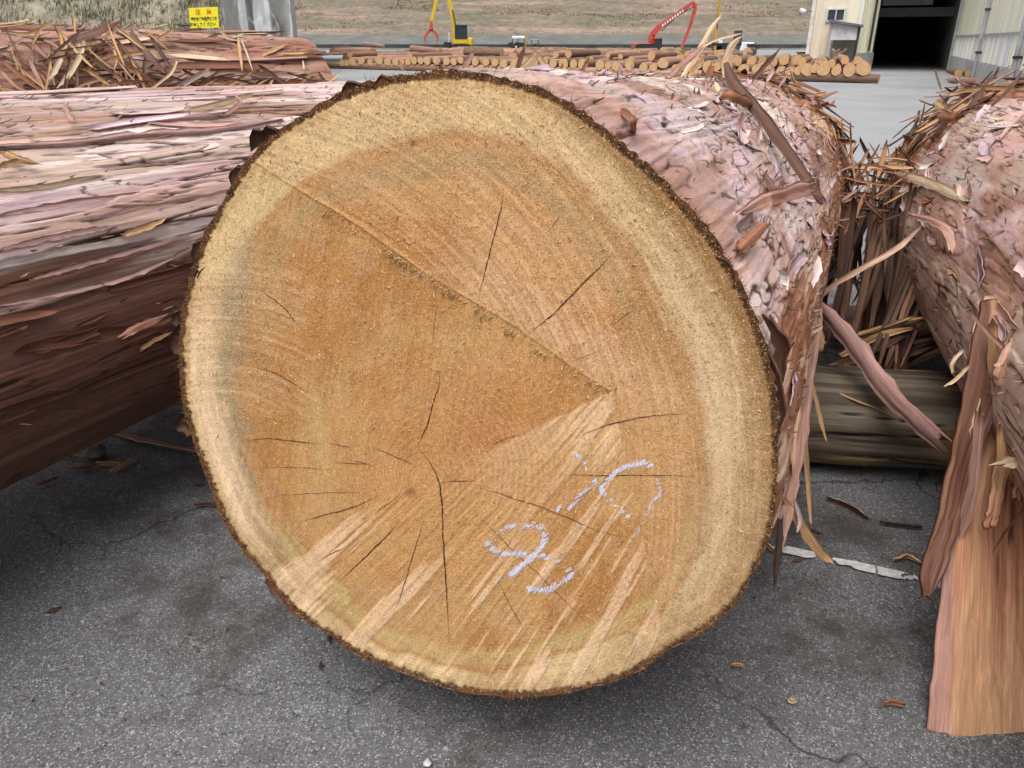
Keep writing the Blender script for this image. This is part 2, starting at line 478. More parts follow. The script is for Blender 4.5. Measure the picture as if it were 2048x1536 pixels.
# low retaining wall with dark face at the foot of the hill
w = MB()
for i in range(30):
    x0 = -150 + i * 10
    w.box((x0 + 5, 118.0, 0.15), (9.94, 0.5, 1.1))
o = w.build('retaining_wall', mat_plain('dark_concrete', (0.05, 0.06, 0.062), 0.9, nscale=0.5, namt=0.45))
tag(o, 'long low dark concrete retaining wall at the foot of the terraced hill', 'wall')

# ---- stained concrete wall on the left, with the grassy bank beside it
def left_wall():
    Y0 = 27.0
    a = W(448, 60, Y0); b_ = W(586, 60, Y0 - 1.5)
    d = unit(b_ * [1, 1, 0] - a * [1, 1, 0]); L_ = np.linalg.norm((b_ - a)[:2])
    t = thing('concrete_wall', 'tall grey concrete wall with pale lime streaks behind the yellow sign', 'wall', (a[0], a[1], 0))
    NU, NV = 130, 200
    U, V_ = np.meshgrid(np.linspace(0, L_, NU), np.linspace(0, 4.6, NV), indexing='ij')
    P = np.array([a[0], a[1], 0]) + U[..., None] * d + V_[..., None] * np.array([0, 0, 1.0])
    q = fbm(U * 3.2, V_ * 0.5, seed=71, octv=4)
    q2 = fbm(U * 1.2, V_ * 0.8, seed=76, octv=3)
    ridge = 1 - np.abs(fbm(U * 2.3, V_ * 0.9, seed=79, octv=3) - 0.5) * 14
    pale = np.clip(sst(0.5, 0.62, q) * 0.7 + np.clip(ridge, 0, 1) * 0.55 * sst(0.42, 0.6, q2) + sst(L_ - 0.5, L_, U) * 0.5, 0, 1)
    c = mixc(mixc(srgb(118, 118, 116)[None, None], srgb(88, 88, 86)[None, None], sst(0.4, 0.6, q2)), srgb(186, 190, 192)[None, None], pale)
    P = P - np.array([a[0], a[1], 0])
    mm = mat_attr('stained_concrete', 0.9, 0.2, n1=(8, 8, 8), a1=0.12, n2=(1.5, 1.5, 1.5), a2=0.15, bump=0.2, dist=0.02, coord='obj')
    me = mesh_np('wall_face', P.reshape(-1, 3), gridF(NU, NV)[:, ::-1], mm, cols=c.reshape(-1, 3))
    link('wall_face', me, t, (a[0], a[1], 0))
    m = MB(); n = np.array([-d[1], d[0], 0])
    m.box(np.array([a[0], a[1], 2.28]) + d * L_ / 2 + n * 0.09, (L_, 0.16, 4.64), ax=d, ay=n)
    m.build('wall_body', mat_plain('concrete', (0.3, 0.31, 0.31), 0.9, nscale=1.5, namt=0.2), t, loc=(a[0], a[1], 0))
left_wall()
def bank():
    # rough grass bank to the left of and behind the wall
    xs = np.linspace(-46, -9.2, 150); ys = np.linspace(27.4, 60, 110)
    X, Y = np.meshgrid(xs, ys)
    Z = sst(27.4, 33, Y) * 3.2 + sst(33, 60, Y) * 5 - 0.2
    Z += (fbm(X * 0.6, Y * 0.6, seed=90, octv=4) - 0.5) * 0.9
    o = link('bank', mesh_np('bank', np.stack([X, Y, Z], -1).reshape(-1, 3), gridF(len(ys), len(xs)), mat_plain('bank_soil', (0.26, 0.24, 0.18), 0.95, nscale=1.2, namt=0.5), smooth=True))
    tag(o, kind='structure')
    for nm, cnt, c, smin, smax, lab, sd_ in (('grass', 12000, (0.23, 0.24, 0.13), 0.08, 0.22, 'short green and straw grass on the bank left of the concrete wall', 11),
                                         ('brushwood', 12000, (0.33, 0.29, 0.24), 0.15, 0.42, 'leafless grey brown brushwood on the bank left of the concrete wall', 12)):
        r = np.random.default_rng(sd_)
        cx = r.uniform(-30, -9.3, cnt); cy = r.uniform(27.3, 44, cnt)
        keep = (fbm(cx * 0.3, cy * 0.3, seed=95 + sd_, octv=3) > 0.46) | (r.random(cnt) < 0.15)
        keep &= ~((cx > -9.9) & (cy < 28.2))
        cx = cx[keep]; cy = cy[keep]
        cz = (sst(27.4, 33, cy) * 3.2 + sst(33, 60, cy) * 5 - 0.2) + (fbm(cx * 0.6, cy * 0.6, seed=90, octv=4) - 0.5) * 0.9 - 0.03
        nb = 6; c_ = len(cx)
        ang = r.uniform(0, 6.28, (c_, nb)); ln = r.uniform(smin, smax, (c_, nb)); ww = 0.05 if nm == 'brushwood' else 0.12
        base = np.stack([cx, cy, cz], -1)[:, None, :] + np.stack([np.cos(ang * 3) * 0.1, np.sin(ang * 3) * 0.1, 0 * ang], -1)
        tip = base + np.stack([np.cos(ang) * ln * 0.6, np.sin(ang) * ln * 0.6, ln], -1)
        e = np.stack([-np.sin(ang) * ln * ww, np.cos(ang) * ln * ww, 0 * ang], -1)
        V = np.stack([base + e, base - e, tip], 2).reshape(-1, 3)
        o = link(nm, mesh_np(nm, V, np.arange(len(V)).reshape(-1, 3), mat_plain(nm, c, 0.95, nscale=1.0, namt=0.45, spec=0.1)))
        tag(o, lab, 'grass' if nm == 'grass' else 'scrub', kind='stuff')
bank()

# ---- warehouse on the right
def corrugated(name, col, pitch, col2=None):
    m, nt, N, L, b = newmat(name)
    tc = N.new('ShaderNodeTexCoord')
    no = N.new('ShaderNodeTexNoise'); no.inputs['Scale'].default_value = 0.8; no.inputs['Detail'].default_value = 6
    mp = N.new('ShaderNodeMapping'); mp.inputs['Scale'].default_value = (3, 3, 0.5); L.new(tc.outputs['Object'], mp.inputs['Vector']); L.new(mp.outputs[0], no.inputs['Vector'])
    cr = N.new('ShaderNodeValToRGB'); cr.color_ramp.elements[0].position = 0.3; cr.color_ramp.elements[1].position = 0.7
    c = np.array(col)
    cr.color_ramp.elements[0].color = (*(c * 0.82), 1); cr.color_ramp.elements[1].color = (*np.minimum(c * 1.08, 1), 1)
    L.new(no.outputs['Fac'], cr.inputs['Fac']); L.new(cr.outputs[0], b.inputs['Base Color'])
    b.inputs['Roughness'].default_value = 0.5
    return m
M_cream = corrugated('cream_cladding', srgb(232, 222, 204), 0.2)
M_yel = corrugated('yellow_cladding', srgb(244, 243, 220), 0.2)
M_lav = corrugated('lavender_cladding', srgb(222, 221, 232), 0.2)
M_plinth = mat_plain('plinth_concrete', (0.42, 0.42, 0.42), 0.9, nscale=1.5, namt=0.2)
M_trim = mat_plain('grey_trim', (0.38, 0.39, 0.42), 0.5)
M_dark = mat_plain('dark_steel', (0.03, 0.032, 0.035), 0.6)
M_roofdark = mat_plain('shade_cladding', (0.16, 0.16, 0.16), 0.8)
def warehouse():
    d = hdir(23.6); u = np.array([d[1], -d[0], 0.0]); Z = np.array([0, 0, 1.0])
    M0 = Gd(1738, 141)
    def onplane(px, P0, n, py=140):
        r = ray(px, py); k = ((P0 - O) @ n) / (r @ n); return O + r * k
    J = onplane(1902, M0, d); Wd = (J - M0) @ u
    t = thing('warehouse', 'large cream metal-clad warehouse with a wide dark open entrance', 'warehouse', tuple(M0 * [1, 1, 0]))
    loc = tuple(M0 * [1, 1, 0]); HT = 6.5
    # left block: side face runs from M0 towards the camera to the front corner
    nside = u
    C = W(1709, 100, M0[1] - 2.4) * [1, 1, 0]; sdir = M0 * [1, 1, 0] - C; dl = np.linalg.norm(sdir); sdir = sdir / dl; snrm = np.array([sdir[1], -sdir[0], 0])
    E = onplane(1614, C, d, 120); fw_ = -((E - C) @ u)
    # front face of left block in vertical boards (real ribs)
    def clad(name, P0, ax, length, z0, z1, nrm, mat, pitch=0.25, proud=0.03):
        m = MB(); k = max(1, int(length / pitch)); p_ = length / k
        m.box(P0 + ax * length / 2 + Z * (z0 + z1) / 2 - nrm * 0.05, (length, 0.08, z1 - z0), ax=ax, ay=nrm)
        for i in range(k):
            m.box(P0 + ax * (i + 0.5) * p_ + Z * (z0 + z1) / 2 + nrm * (proud / 2 - 0.012), (p_ * 0.45, proud, z1 - z0 - 0.004), ax=ax, ay=nrm)
        return m.build(name, mat, t, loc=loc)
    C0 = C * [1, 1, 0]; M00 = M0 * [1, 1, 0]; J0 = J * [1, 1, 0]
    clad('front_cladding', C0, -u, fw_, 0.55, HT, -d, M_cream)
    m = MB(); m.box(C0 - u * fw_ / 2 + Z * 0.275 - d * 0.02, (fw_ + 0.1, 0.12, 0.55), ax=u, ay=d); m.build('plinth', M_plinth, t, loc=loc)
    clad('side_cladding', C0, sdir, dl, 0.75, HT, snrm, M_yel)
    m = MB(); m.box(C0 + sdir * dl / 2 + Z * 0.37 + snrm * 0.02, (0.12, dl, 0.75), ax=snrm, ay=sdir); m.build('plinth', M_plinth, t, loc=loc)
    m = MB(); m.box(C0 - u * fw_ + d * 4 + Z * HT / 2 + u * 0.1, (0.1, 8, HT - 0.05), ax=u, ay=d); m.build('rear_side_wall', M_cream, t, loc=loc)
    # corner trims, downpipes
    m = MB(); m.box(C0 - u * (fw_ + 0.02) - d * 0.05 + Z * HT / 2, (0.14, 0.14, HT), ax=u, ay=d); m.build('corner_trim', mat_plain('white_trim', (0.7, 0.72, 0.7), 0.5), t, loc=loc)
    m = MB(); m.box(C0 - d * 0.06 + u * 0.05 + Z * (HT / 2 + 0.3), (0.12, 0.12, HT - 0.6), ax=u, ay=d); m.build('corner_trim', mat_plain('white_trim2', (0.66, 0.67, 0.66), 0.5), t, loc=loc)
    m = MB(); m.tube([C0 + snrm * 0.12 + sdir * dl * 0.62 + Z * 0.8, C0 + snrm * 0.12 + sdir * dl * 0.62 + Z * HT], 0.05); m.build('downpipe', M_dark, t, loc=loc)
    # window in the front face
    def onfront(px, py): 
        r = ray(px, py); k = ((C0 - O) @ d) / (r @ d); return O + r * k
    a = onfront(1653, 42); b_ = onfront(1691, 18)
    wc = (a + b_) / 2; ww_ = abs((b_ - a) @ u); wh = b_[2] - a[2]
    fr = MB()
    for sx_, sz_, lx, lz in ((0, 1, ww_ + .08, .05), (0, -1, ww_ + .08, .05), (-1, 0, .05, wh), (1, 0, .05, wh), (0, 0, .04, wh)):
        fr.box(wc + u * sx_ * ww_ / 2 + Z * sz_ * wh / 2 - d * 0.06, (lx, .09, lz), ax=u, ay=d)
    f = fr.build('window', mat_plain('alu_frame', (0.6, 0.62, 0.64), 0.4), t, loc=loc)
    gl = mat_plain('window_glass', (0.05, 0.06, 0.07), 0.15, spec=0.7)
    for s in (-1, 1):
        MB().box(wc + u * s * ww_ / 4 - d * 0.04, (ww_ / 2 - .06, .02, wh - .05), ax=u, ay=d).build('pane', gl, f, loc=loc)
    # small lamp on the corner
    # the mouth: jambs, roof, dark interior box
    D_ = 34.0
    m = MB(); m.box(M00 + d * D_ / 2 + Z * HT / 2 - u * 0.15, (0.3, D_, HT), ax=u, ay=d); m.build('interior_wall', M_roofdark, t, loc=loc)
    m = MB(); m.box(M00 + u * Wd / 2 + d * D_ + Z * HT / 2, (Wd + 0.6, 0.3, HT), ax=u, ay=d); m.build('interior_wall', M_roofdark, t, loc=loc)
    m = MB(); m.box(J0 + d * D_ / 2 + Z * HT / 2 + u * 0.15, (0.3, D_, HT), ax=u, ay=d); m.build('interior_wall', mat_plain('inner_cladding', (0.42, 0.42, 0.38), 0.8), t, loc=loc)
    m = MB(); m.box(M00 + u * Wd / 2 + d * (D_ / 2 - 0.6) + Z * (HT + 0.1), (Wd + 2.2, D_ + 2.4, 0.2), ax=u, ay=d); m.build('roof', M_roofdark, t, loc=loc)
    m = MB(); m.box(C0 - u * fw_ / 2 + d * 4 + Z * (HT + 0.12), (fw_ + 0.6, 9, 0.15), ax=u, ay=d); m.build('roof', M_roofdark, t, loc=loc)
    lint = onplane(1800, M0, d, 28)[2]
    m = MB(); m.box(M00 + u * Wd / 2 + d * 5 + Z * (lint + 0.2), (Wd - .02, 0.25, 0.4), ax=u, ay=d); m.build('cross_beam', M_roofdark, t, loc=loc)
    m = MB(); m.box(M00 + u * (Wd * 0.35) + d * 4.8 + Z * (lint + 0.75), (2.2, 0.08, 0.5), ax=u, ay=d); m.build('inner_signboard', mat_plain('grey_board', (0.3, 0.3, 0.3), 0.8), t, loc=loc)
    # right wing wall towards the camera
    LW = 24.0
    nw = -u
    def onwall(px, py):
        r = ray(px, py); k = ((J0 - O) @ u) / (r @ u); return O + r * k
    zs = (onwall(1925, 80)[2] + onwall(2040, 52)[2]) / 2
    zp = 0.62
    m = MB(); m.box(J0 - d * LW / 2 + Z * zp / 2 + nw * 0.03, (0.16, LW, zp), ax=u, ay=d); m.build('plinth', M_plinth, t, loc=loc)
    # lower band: alternating yellow and lavender sheets, each a part
    pos = 0.0; i = 0; r = random.Random(3)
    while pos < LW - 0.3:
        wd_ = r.choice([0.5, 0.62, 0.85, 0.95]); wd_ = min(wd_, LW - pos)
        mb = MB(); mb.box(J0 - d * (pos + wd_ / 2) + Z * (zp + zs) / 2, (0.1, wd_ - 0.03, zs - zp - 0.02), ax=u, ay=d)
        for q in (0.25, 0.75):
            mb.box(J0 - d * (pos + wd_ * q) + Z * (zp + zs) / 2 + nw * 0.055, (0.03, 0.06, zs - zp - 0.03), ax=u, ay=d)
        mb.build('wall_panel', M_lav if i % 2 else M_yel, t, loc=loc)
        pos += wd_; i += 1
    for i in range(8):
        w0 = LW / 8
        MB().box(J0 - d * (w0 * (i + .5)) + Z * (zs + HT - 1.2) / 2 + nw * 0.03, (0.1, w0 - 0.025, HT - 1.2 - zs - .02), ax=u, ay=d).build('upper_panel', M_yel, t, loc=loc)
    MB().box(J0 - d * LW / 2 + Z * (HT - .6) + u * 0.5, (0.1, LW, 1.2), ax=u, ay=d).build('louvre_band', M_roofdark, t, loc=loc)
    MB().box(J0 - d * LW / 2 + Z * (zs) + nw * 0.07, (0.06, LW, 0.05), ax=u, ay=d).build('seam_strip', M_trim, t, loc=loc)
    MB().box(J0 - d * LW / 2 + Z * (HT / 2) + u * 0.25, (0.3, LW, HT - .1), ax=u, ay=d).build('wall_core', M_plinth, t, loc=loc)
    for px in (1962, 2046):
        q = onwall(px, 130) * [1, 1, 0]
        mb = MB(); mb.tube([q + nw * 0.16 + Z * 0.1, q + nw * 0.16 + Z * HT], 0.055)
        o = mb.build('downpipe', M_trim, t, loc=loc)
        for zc in (0.9, 2.1, 3.3):
            MB().box(q + nw * 0.13 + Z * zc, (0.2, 0.16, 0.06), ax=u, ay=d).build('pipe_clamp', M_dark, o, loc=loc)
    q = onwall(1903, 130) * [1, 1, 0]
    MB().box(q + nw * 0.1 + Z * HT / 2, (0.12, 0.12, HT), ax=u, ay=d).build('corner_trim', M_trim, t, loc=loc)
    # ---- lean-to shed in front of the block
    def onp(px, py, k): 
        r = ray(px, py); kk = ((C0 - d * k - O) @ d) / (r @ d); return O + r * kk
    K = 1.5
    a = onp(1655, 118, K) * [1, 1, 0]; b_ = onp(1706, 118, K) * [1, 1, 0]
    sw = (b_ - a) @ u; zt0 = onp(1655, 44, K)[2]; zt1 = onp(1706, 53, K)[2]
    s = thing('lean_to_shed', 'small shed with a sloping dark roof and white gable panel beside the warehouse', 'shed', tuple(a))
    sl = tuple(a)
    for q in (0, sw):
        for kk in (0, 1.3):
            MB().box(a + u * q + d * kk + Z * (zt0 if q == 0 else zt1) / 2, (0.07, 0.07, (zt0 if q == 0 else zt1)), ax=u, ay=d).build('post', M_trim if q == 0 else M_dark, s, loc=sl)
    zm = onp(1680, 80, K)[2]
    MB().prism([a + Z * zm - d * .04, a + u * sw + Z * zm - d * .04, a + u * sw + Z * (zt1 - .03) - d * .04, a + Z * (zt0 - .03) - d * .04], d * 0.05).build('gable_panel', mat_plain('white_panel', (0.62, 0.65, 0.7), 0.6), s, loc=sl)
    MB().box(a + u * sw / 2 + d * 1.34 + Z * zm / 2, (sw - .1, 0.04, zm), ax=u, ay=d).build('back_panel', mat_plain('grey_panel', (0.26, 0.26, 0.25), 0.8), s, loc=sl)
    MB().prism([a + u * -0.15 + Z * (zt0 + .0) - d * .25, a + u * (sw + .15) + Z * (zt1 - .02) - d * .25, a + u * (sw + .15) + Z * (zt1 + .06) - d * .25, a - u * 0.15 + Z * (zt0 + .09) - d * .25], d * 1.75).build('roof', mat_plain('shed_roof', (0.12, 0.14, 0.17), 0.6), s, loc=sl)
    # root stump standing before the shed
    b0 = onp(1668, 122, K + 0.6) * [1, 1, 0]
    mb = MB()
    def P3(px, py): return onp(px, py, K + 0.6)
    mb.tube([P3(1666, 150), P3(1668, 118), P3(1668, 104), P3(1664, 98)], 0.16, 8, 0.05)
    mb.tube([P3(1669, 116), P3(1677, 108), P3(1688, 104), P3(1693, 97)], 0.10, 7, 0.04)
    mb.tube([P3(1668, 112), P3(1672, 103), P3(1680, 99)], 0.07, 7, 0.03)
    mb.tube([P3(1666, 120), P3(1657, 117), P3(1651, 112)], 0.07, 7, 0.03)
    o = mb.build('tree_stump', mat_plain('grey_root', (0.19, 0.15, 0.12), 0.95, nscale=6, namt=0.4), smooth=True)
    tag(o, 'grey forked tree stump standing upright before the small shed', 'stump')
warehouse()

# ================================================================== THE NEAR LOGS
AXD = hdir(24.4)
OUT = np.array([(900,143),(960,147),(1030,160),(1100,183),(1150,212),(1200,250),(1250,290),(1300,335),(1350,382),(1400,440),(1440,490),(1470,545),(1500,600),(1530,680),(1548,760),(1558,840),(1557,900),(1556,960),(1550,1020),(1540,1080),(1510,1140),(1480,1200),(1430,1245),(1375,1280),(1330,1300),(1290,1335),(1250,1355),(1180,1375),(1110,1388),(1040,1393),(960,1388),(900,1380),(860,1365),(820,1350),(760,1330),(700,1300),(650,1265),(600,1235),(560,1190),(520,1140),(480,1095),(450,1050),(425,980),(400,920),(380,860),(365,800),(360,740),(357,670),(370,600),(383,540),(400,490),(430,430),(455,380),(480,340),(500,310),(530,280),(580,245),(630,212),(690,185),(740,165),(800,152),(850,146)], float)
# plane of the saw cut
FA, FT = math.radians(20), math.radians(5)
FN = np.array([-math.sin(FA) * math.cos(FT), -math.cos(FA) * math.cos(FT), math.sin(FT)])
FU = np.array([math.cos(FA), -math.sin(FA), 0.0])
FV = np.cross(FU, FN); FV = FV if FV[2] > 0 else -FV
FC = O + ray(960, 790) * 0.00078
def onface(px, py):
    r = ray(px, py); k = ((FC - O) @ FN) / (r @ FN)
    return O + r * np.asarray(k)[..., None]
def plane_uv(P): return np.stack([(P - FC) @ FU, (P - FC) @ FV], -1)
ouv = plane_uv(onface(OUT[:, 0], OUT[:, 1]))
OC = (ouv.max(0) + ouv.min(0)) / 2
oa = np.arctan2((ouv - OC)[:, 0], (ouv - OC)[:, 1])       # angle from up, towards the right
orad = np.hypot(*(ouv - OC).T)
_o = np.argsort(oa); oa = oa[_o]; orad = orad[_o]
OAE = np.concatenate([oa - 2 * np.pi, oa, oa + 2 * np.pi]); ORE = np.concatenate([orad] * 3)
def outline_r(th):
    th = (np.asarray(th) + np.pi) % (2 * np.pi) - np.pi
    r = 0
    for k in (-0.03, 0, 0.03): r = r + np.interp(th + k, OAE, ORE) / 3
    c, s_ = np.cos(th), np.sin(th)
    return r + 0.006 * (fbm(c * 9 + 50, s_ * 9 + 50, seed=21, octv=3) - 0.5) + 0.005 * (vnoise(c * 60 + 99, s_ * 60 + 99, seed=25) - 0.5)
FCC = FC + OC[0] * FU + OC[1] * FV                        # centre of the cut

# ------------------------------------------------------------------ bark relief and colour
PINK = srgb(226, 198, 194); LILAC = srgb(204, 178, 184); ROSE = srgb(188, 146, 136); TAN = srgb(180, 138, 100); RUST = srgb(134, 90, 64)
UMB = srgb(96, 60, 42); PALE = srgb(234, 222, 214); GREY = srgb(176, 168, 160)
def bark(th, v, R, seed, fv=1.0, style='long', vmax=None, lowk=0.9):
    cx = np.cos(th) * R; cy = np.sin(th) * R
    def N(fu, fz, s, o=3, g=0.5): return fbm(cx * fu + 31 + s, cy * fu + 57 + s, v * fz * fv + 11, seed=seed + s, octv=o, gain=g)
    sp = 0.010 * (N(3, 2.0, 1, 2) - 0.5)                 # fibre wander
    cx = cx + sp * 3; cy = cy + sp * 3
    short = style == 'short'
    lobes = (N(2.2, 0.5, 3, 2) - 0.5) * (0.014 if short else 0.026)
    rag = N(60, 30, 5, 2) - 0.5
    K = 6.0 if short else 8.0
    if short:
        q = N(8, 1.6, 7, 3, 0.5) + 0.07 * rag + 0.07 * (N(30, 9, 8, 2) - 0.5)
        sc1, sc2 = 0.012, 0.0030
    else:
        q = N(9, 0.55, 7, 3, 0.45) + 0.020 * rag
        sc1, sc2 = 0.050, 0.008
    lev = np.floor(q * K); fr = q * K - lev
    h = (lev + sst(0, 0.06, fr)) / K * sc1 + (fr - 0.5) * (-0.0015 if short else 0.001)
    q2 = N(26 if not short else 22, 1.3 if not short else 2.5, 9, 3) + (0.10 if short else 0.045) * rag
    lev2 = np.floor(q2 * 6); fr2 = q2 * 6 - lev2
    h2 = (lev2 + sst(0, 0.10, fr2)) / 6 * sc2
    c1 = np.abs(N(12, 0.65, 12, 3) - 0.5 + 0.02 * rag)
    brk = sst(0.42, 0.55, N(5, 1.5, 14, 2))
    crack = (1 - sst(0.003, 0.014, c1)) * brk * (0.6 if short else 1)
    if not short:
        c4 = np.abs(N(21, 0.9, 51, 3) - 0.5); crack = np.maximum(crack, (1 - sst(0.005, 0.02, c4)) * sst(0.47, 0.55, N(6, 1.2, 53, 2)))
    else:
        c4 = np.abs(N(11, 1.3, 51, 4) - 0.5); crack = np.maximum(crack, (1 - sst(0.003, 0.012, c4)) * sst(0.42, 0.50, N(7, 3, 53, 2)))
    c2 = np.abs(N(34, 2.0 if short else 5.0, 16, 3) - 0.5)
    crack2 = (1 - sst(0.006, 0.024, c2)) * sst(0.50, 0.58, N(11, 4, 18, 3))
    if short:
        c3 = np.abs(N(18, 1.6, 41, 3) - 0.5); crack2 = np.maximum(crack2, (1 - sst(0.004, 0.018, c3)) * sst(0.53, 0.60, N(8, 5, 43, 2)))
    edge = np.maximum(1 - sst(0.0, 0.08, fr), 0.6 * (1 - sst(0.0, 0.10, fr2)))
    hgt = lobes + h + h2 - (0.0015 if short else 0.007) * crack - (0.001 if short else 0.004) * crack2 - (0.010 if short else 0.030)
    # colour: each exposed layer has its own tone
    r1 = _hash(lev.astype(np.int64), (v * 0 + seed).astype(np.int64), (N(4, .8, 30, 1) * 5).astype(np.int64), 5)
    r2 = _hash(lev2.astype(np.int64), (v * 0 + 3).astype(np.int64), (v * 0).astype(np.int64), seed)
    A_ = N(3.5, 1.2, 20, 3); B_ = N(9, 1.6, 22, 3)
    col = mixc(np.broadcast_to(PINK, th.shape + (3,)), LILAC, sst(0.3, 0.7, r1))
    col = mixc(col, ROSE, sst(0.44, 0.62, A_) * 0.75)
    col = mixc(col, PALE, sst(0.50, 0.64, B_) * (0.75 if short else 0.55))
    col = mixc(col, TAN, sst(0.60, 0.80, r2) * (0.45 if style == 'long' else 0.4))
    deep = sst(0.42, 0.30, q)
    col = mixc(col, RUST, deep * 0.8)
    col = mixc(col, RUST, sst(0.56, 0.66, N(6, 2.5, 26, 3)) * (0.35 if style == 'long' else 0.45))
    col = mixc(col, GREY, sst(0.60, 0.70, N(7, 2.0, 28, 3)) * 0.5)
    if short:                                            # fibrous torn bark low on the side and at the far end
        low = sst(1.05, 1.35, np.abs(th) + 0.9 * (A_ - 0.5)) 
        torn = np.maximum(low * lowk, sst(0.80, 0.86, v / vmax + 0.20 * (A_ - 0.5)))
        fibc = mixc(mixc(np.broadcast_to(srgb(180, 124, 84), th.shape + (3,)), srgb(134, 84, 54), r2), srgb(206, 172, 142), sst(0.5, 0.65, N(30, 3, 33, 2)))
        col = mixc(col, fibc, torn)
        hgt = hgt + torn * 0.006 * (N(40, 3, 35, 2) - 0.5)
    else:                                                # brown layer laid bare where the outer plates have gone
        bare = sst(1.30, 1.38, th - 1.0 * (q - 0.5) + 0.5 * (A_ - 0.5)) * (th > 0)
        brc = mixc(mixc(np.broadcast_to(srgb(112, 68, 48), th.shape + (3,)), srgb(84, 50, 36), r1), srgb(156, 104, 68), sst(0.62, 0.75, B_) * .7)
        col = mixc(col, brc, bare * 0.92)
    col = mixc(col, UMB, np.clip(edge * 0.22, 0, 1))
    col = mixc(col, UMB * 0.35, np.clip(crack * 0.95 + crack2 * 0.85, 0, 1))
    return hgt, col

def theta_axis(a, b, nf, ncoarse):
    """angles (from up, towards the right of the log), dense between a and b"""
    a = math.radians(a); b = math.radians(b)
    return np.concatenate([np.linspace(a, b, nf, endpoint=False), np.linspace(b, a + 2 * math.pi, ncoarse, endpoint=False)])
class Log:
    def __init__(s, name, label, A, B, ra, rb, vis, nf, tv, nt, seed, fv=1.0, style='long', near_fn=None, group='big red barked logs in the foreground', nh=40, tint=1.0):
        s.A = np.array(A, float); s.B = np.array(B, float); s.d = unit(s.B - s.A); s.L = np.linalg.norm(s.B - s.A)
        s.s = unit(np.array([s.d[1], -s.d[0], 0])); s.u = np.cross(s.s, s.d)
        s.ra, s.rb = ra, rb; s.near_fn = near_fn
        base = s.A * [1, 1, 0]
        s.root = thing(name, label, 'log', tuple(base), group); s.base = tuple(base)
        th = theta_axis(vis[0], vis[1], nf, nh)
        t = np.concatenate([np.linspace(0, tv[0], max(2, int(12 * (tv[0] > 0.02))), endpoint=False), np.linspace(tv[0], tv[1], nt), np.linspace(tv[1], 1, 8)[1:]]) if tv[0] > 0.02 or tv[1] < 0.98 else np.linspace(0, 1, nt)
        T, TH = np.meshgrid(t, th, indexing='ij')
        V_ = T * s.L
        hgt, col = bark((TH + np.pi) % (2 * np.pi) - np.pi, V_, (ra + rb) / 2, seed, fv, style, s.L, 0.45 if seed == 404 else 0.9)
        s.seed = seed
        P = s.base_pt(TH, T)
        nrm = np.cos(TH)[..., None] * s.u + np.sin(TH)[..., None] * s.s
        k = 1.0
        if near_fn is not None: k = sst(0.0, 0.02, T); k = k * 0.999
        P = P + nrm * (hgt * k)[..., None]
        uv = np.stack([TH * (ra + rb) / 2, 0 * T, V_], -1)
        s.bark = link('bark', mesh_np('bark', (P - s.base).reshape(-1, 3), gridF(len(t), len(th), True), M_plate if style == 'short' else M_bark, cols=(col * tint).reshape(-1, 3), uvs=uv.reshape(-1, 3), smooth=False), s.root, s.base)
        s.th, s.t = th, t
    def base_pt(s, TH, T):
        TH = np.asarray(TH, float); T = np.asarray(T, float)
        r = s.ra + (s.rb - s.ra) * T
        P = s.A + s.d * (T * s.L)[..., None] + r[..., None] * (np.cos(TH)[..., None] * s.u + np.sin(TH)[..., None] * s.s)
        if s.near_fn is not None:
            Nn = s.near_fn(TH); Ff = s.B + s.rb * (np.cos(TH)[..., None] * s.u + np.sin(TH)[..., None] * s.s)
            P = Nn + (Ff - Nn) * T[..., None]
        return P
    def end_cap(s, name, at_far, seed, ragged=True):
        n = 72; th = np.linspace(0, 2 * math.pi, n, endpoint=False); rings = 8
        P = []; c = []
        for i in range(rings + 1):
            q = i / rings
            e = s.base_pt(th, np.full(n, 1.0 if at_far else 0.0))
            cc = s.B if at_far else s.A
            P.append(cc + (e - cc) * q * 0.975); c.append(np.broadcast_to(srgb(190, 140, 88) if q < 0.8 else srgb(205, 165, 110), (n, 3)))
        P = np.array(P); 
        link(name, mesh_np(name, (P - s.base).reshape(-1, 3), gridF(rings + 1, n, True), M_face, cols=np.array(c).reshape(-1, 3)), s.root, s.base)

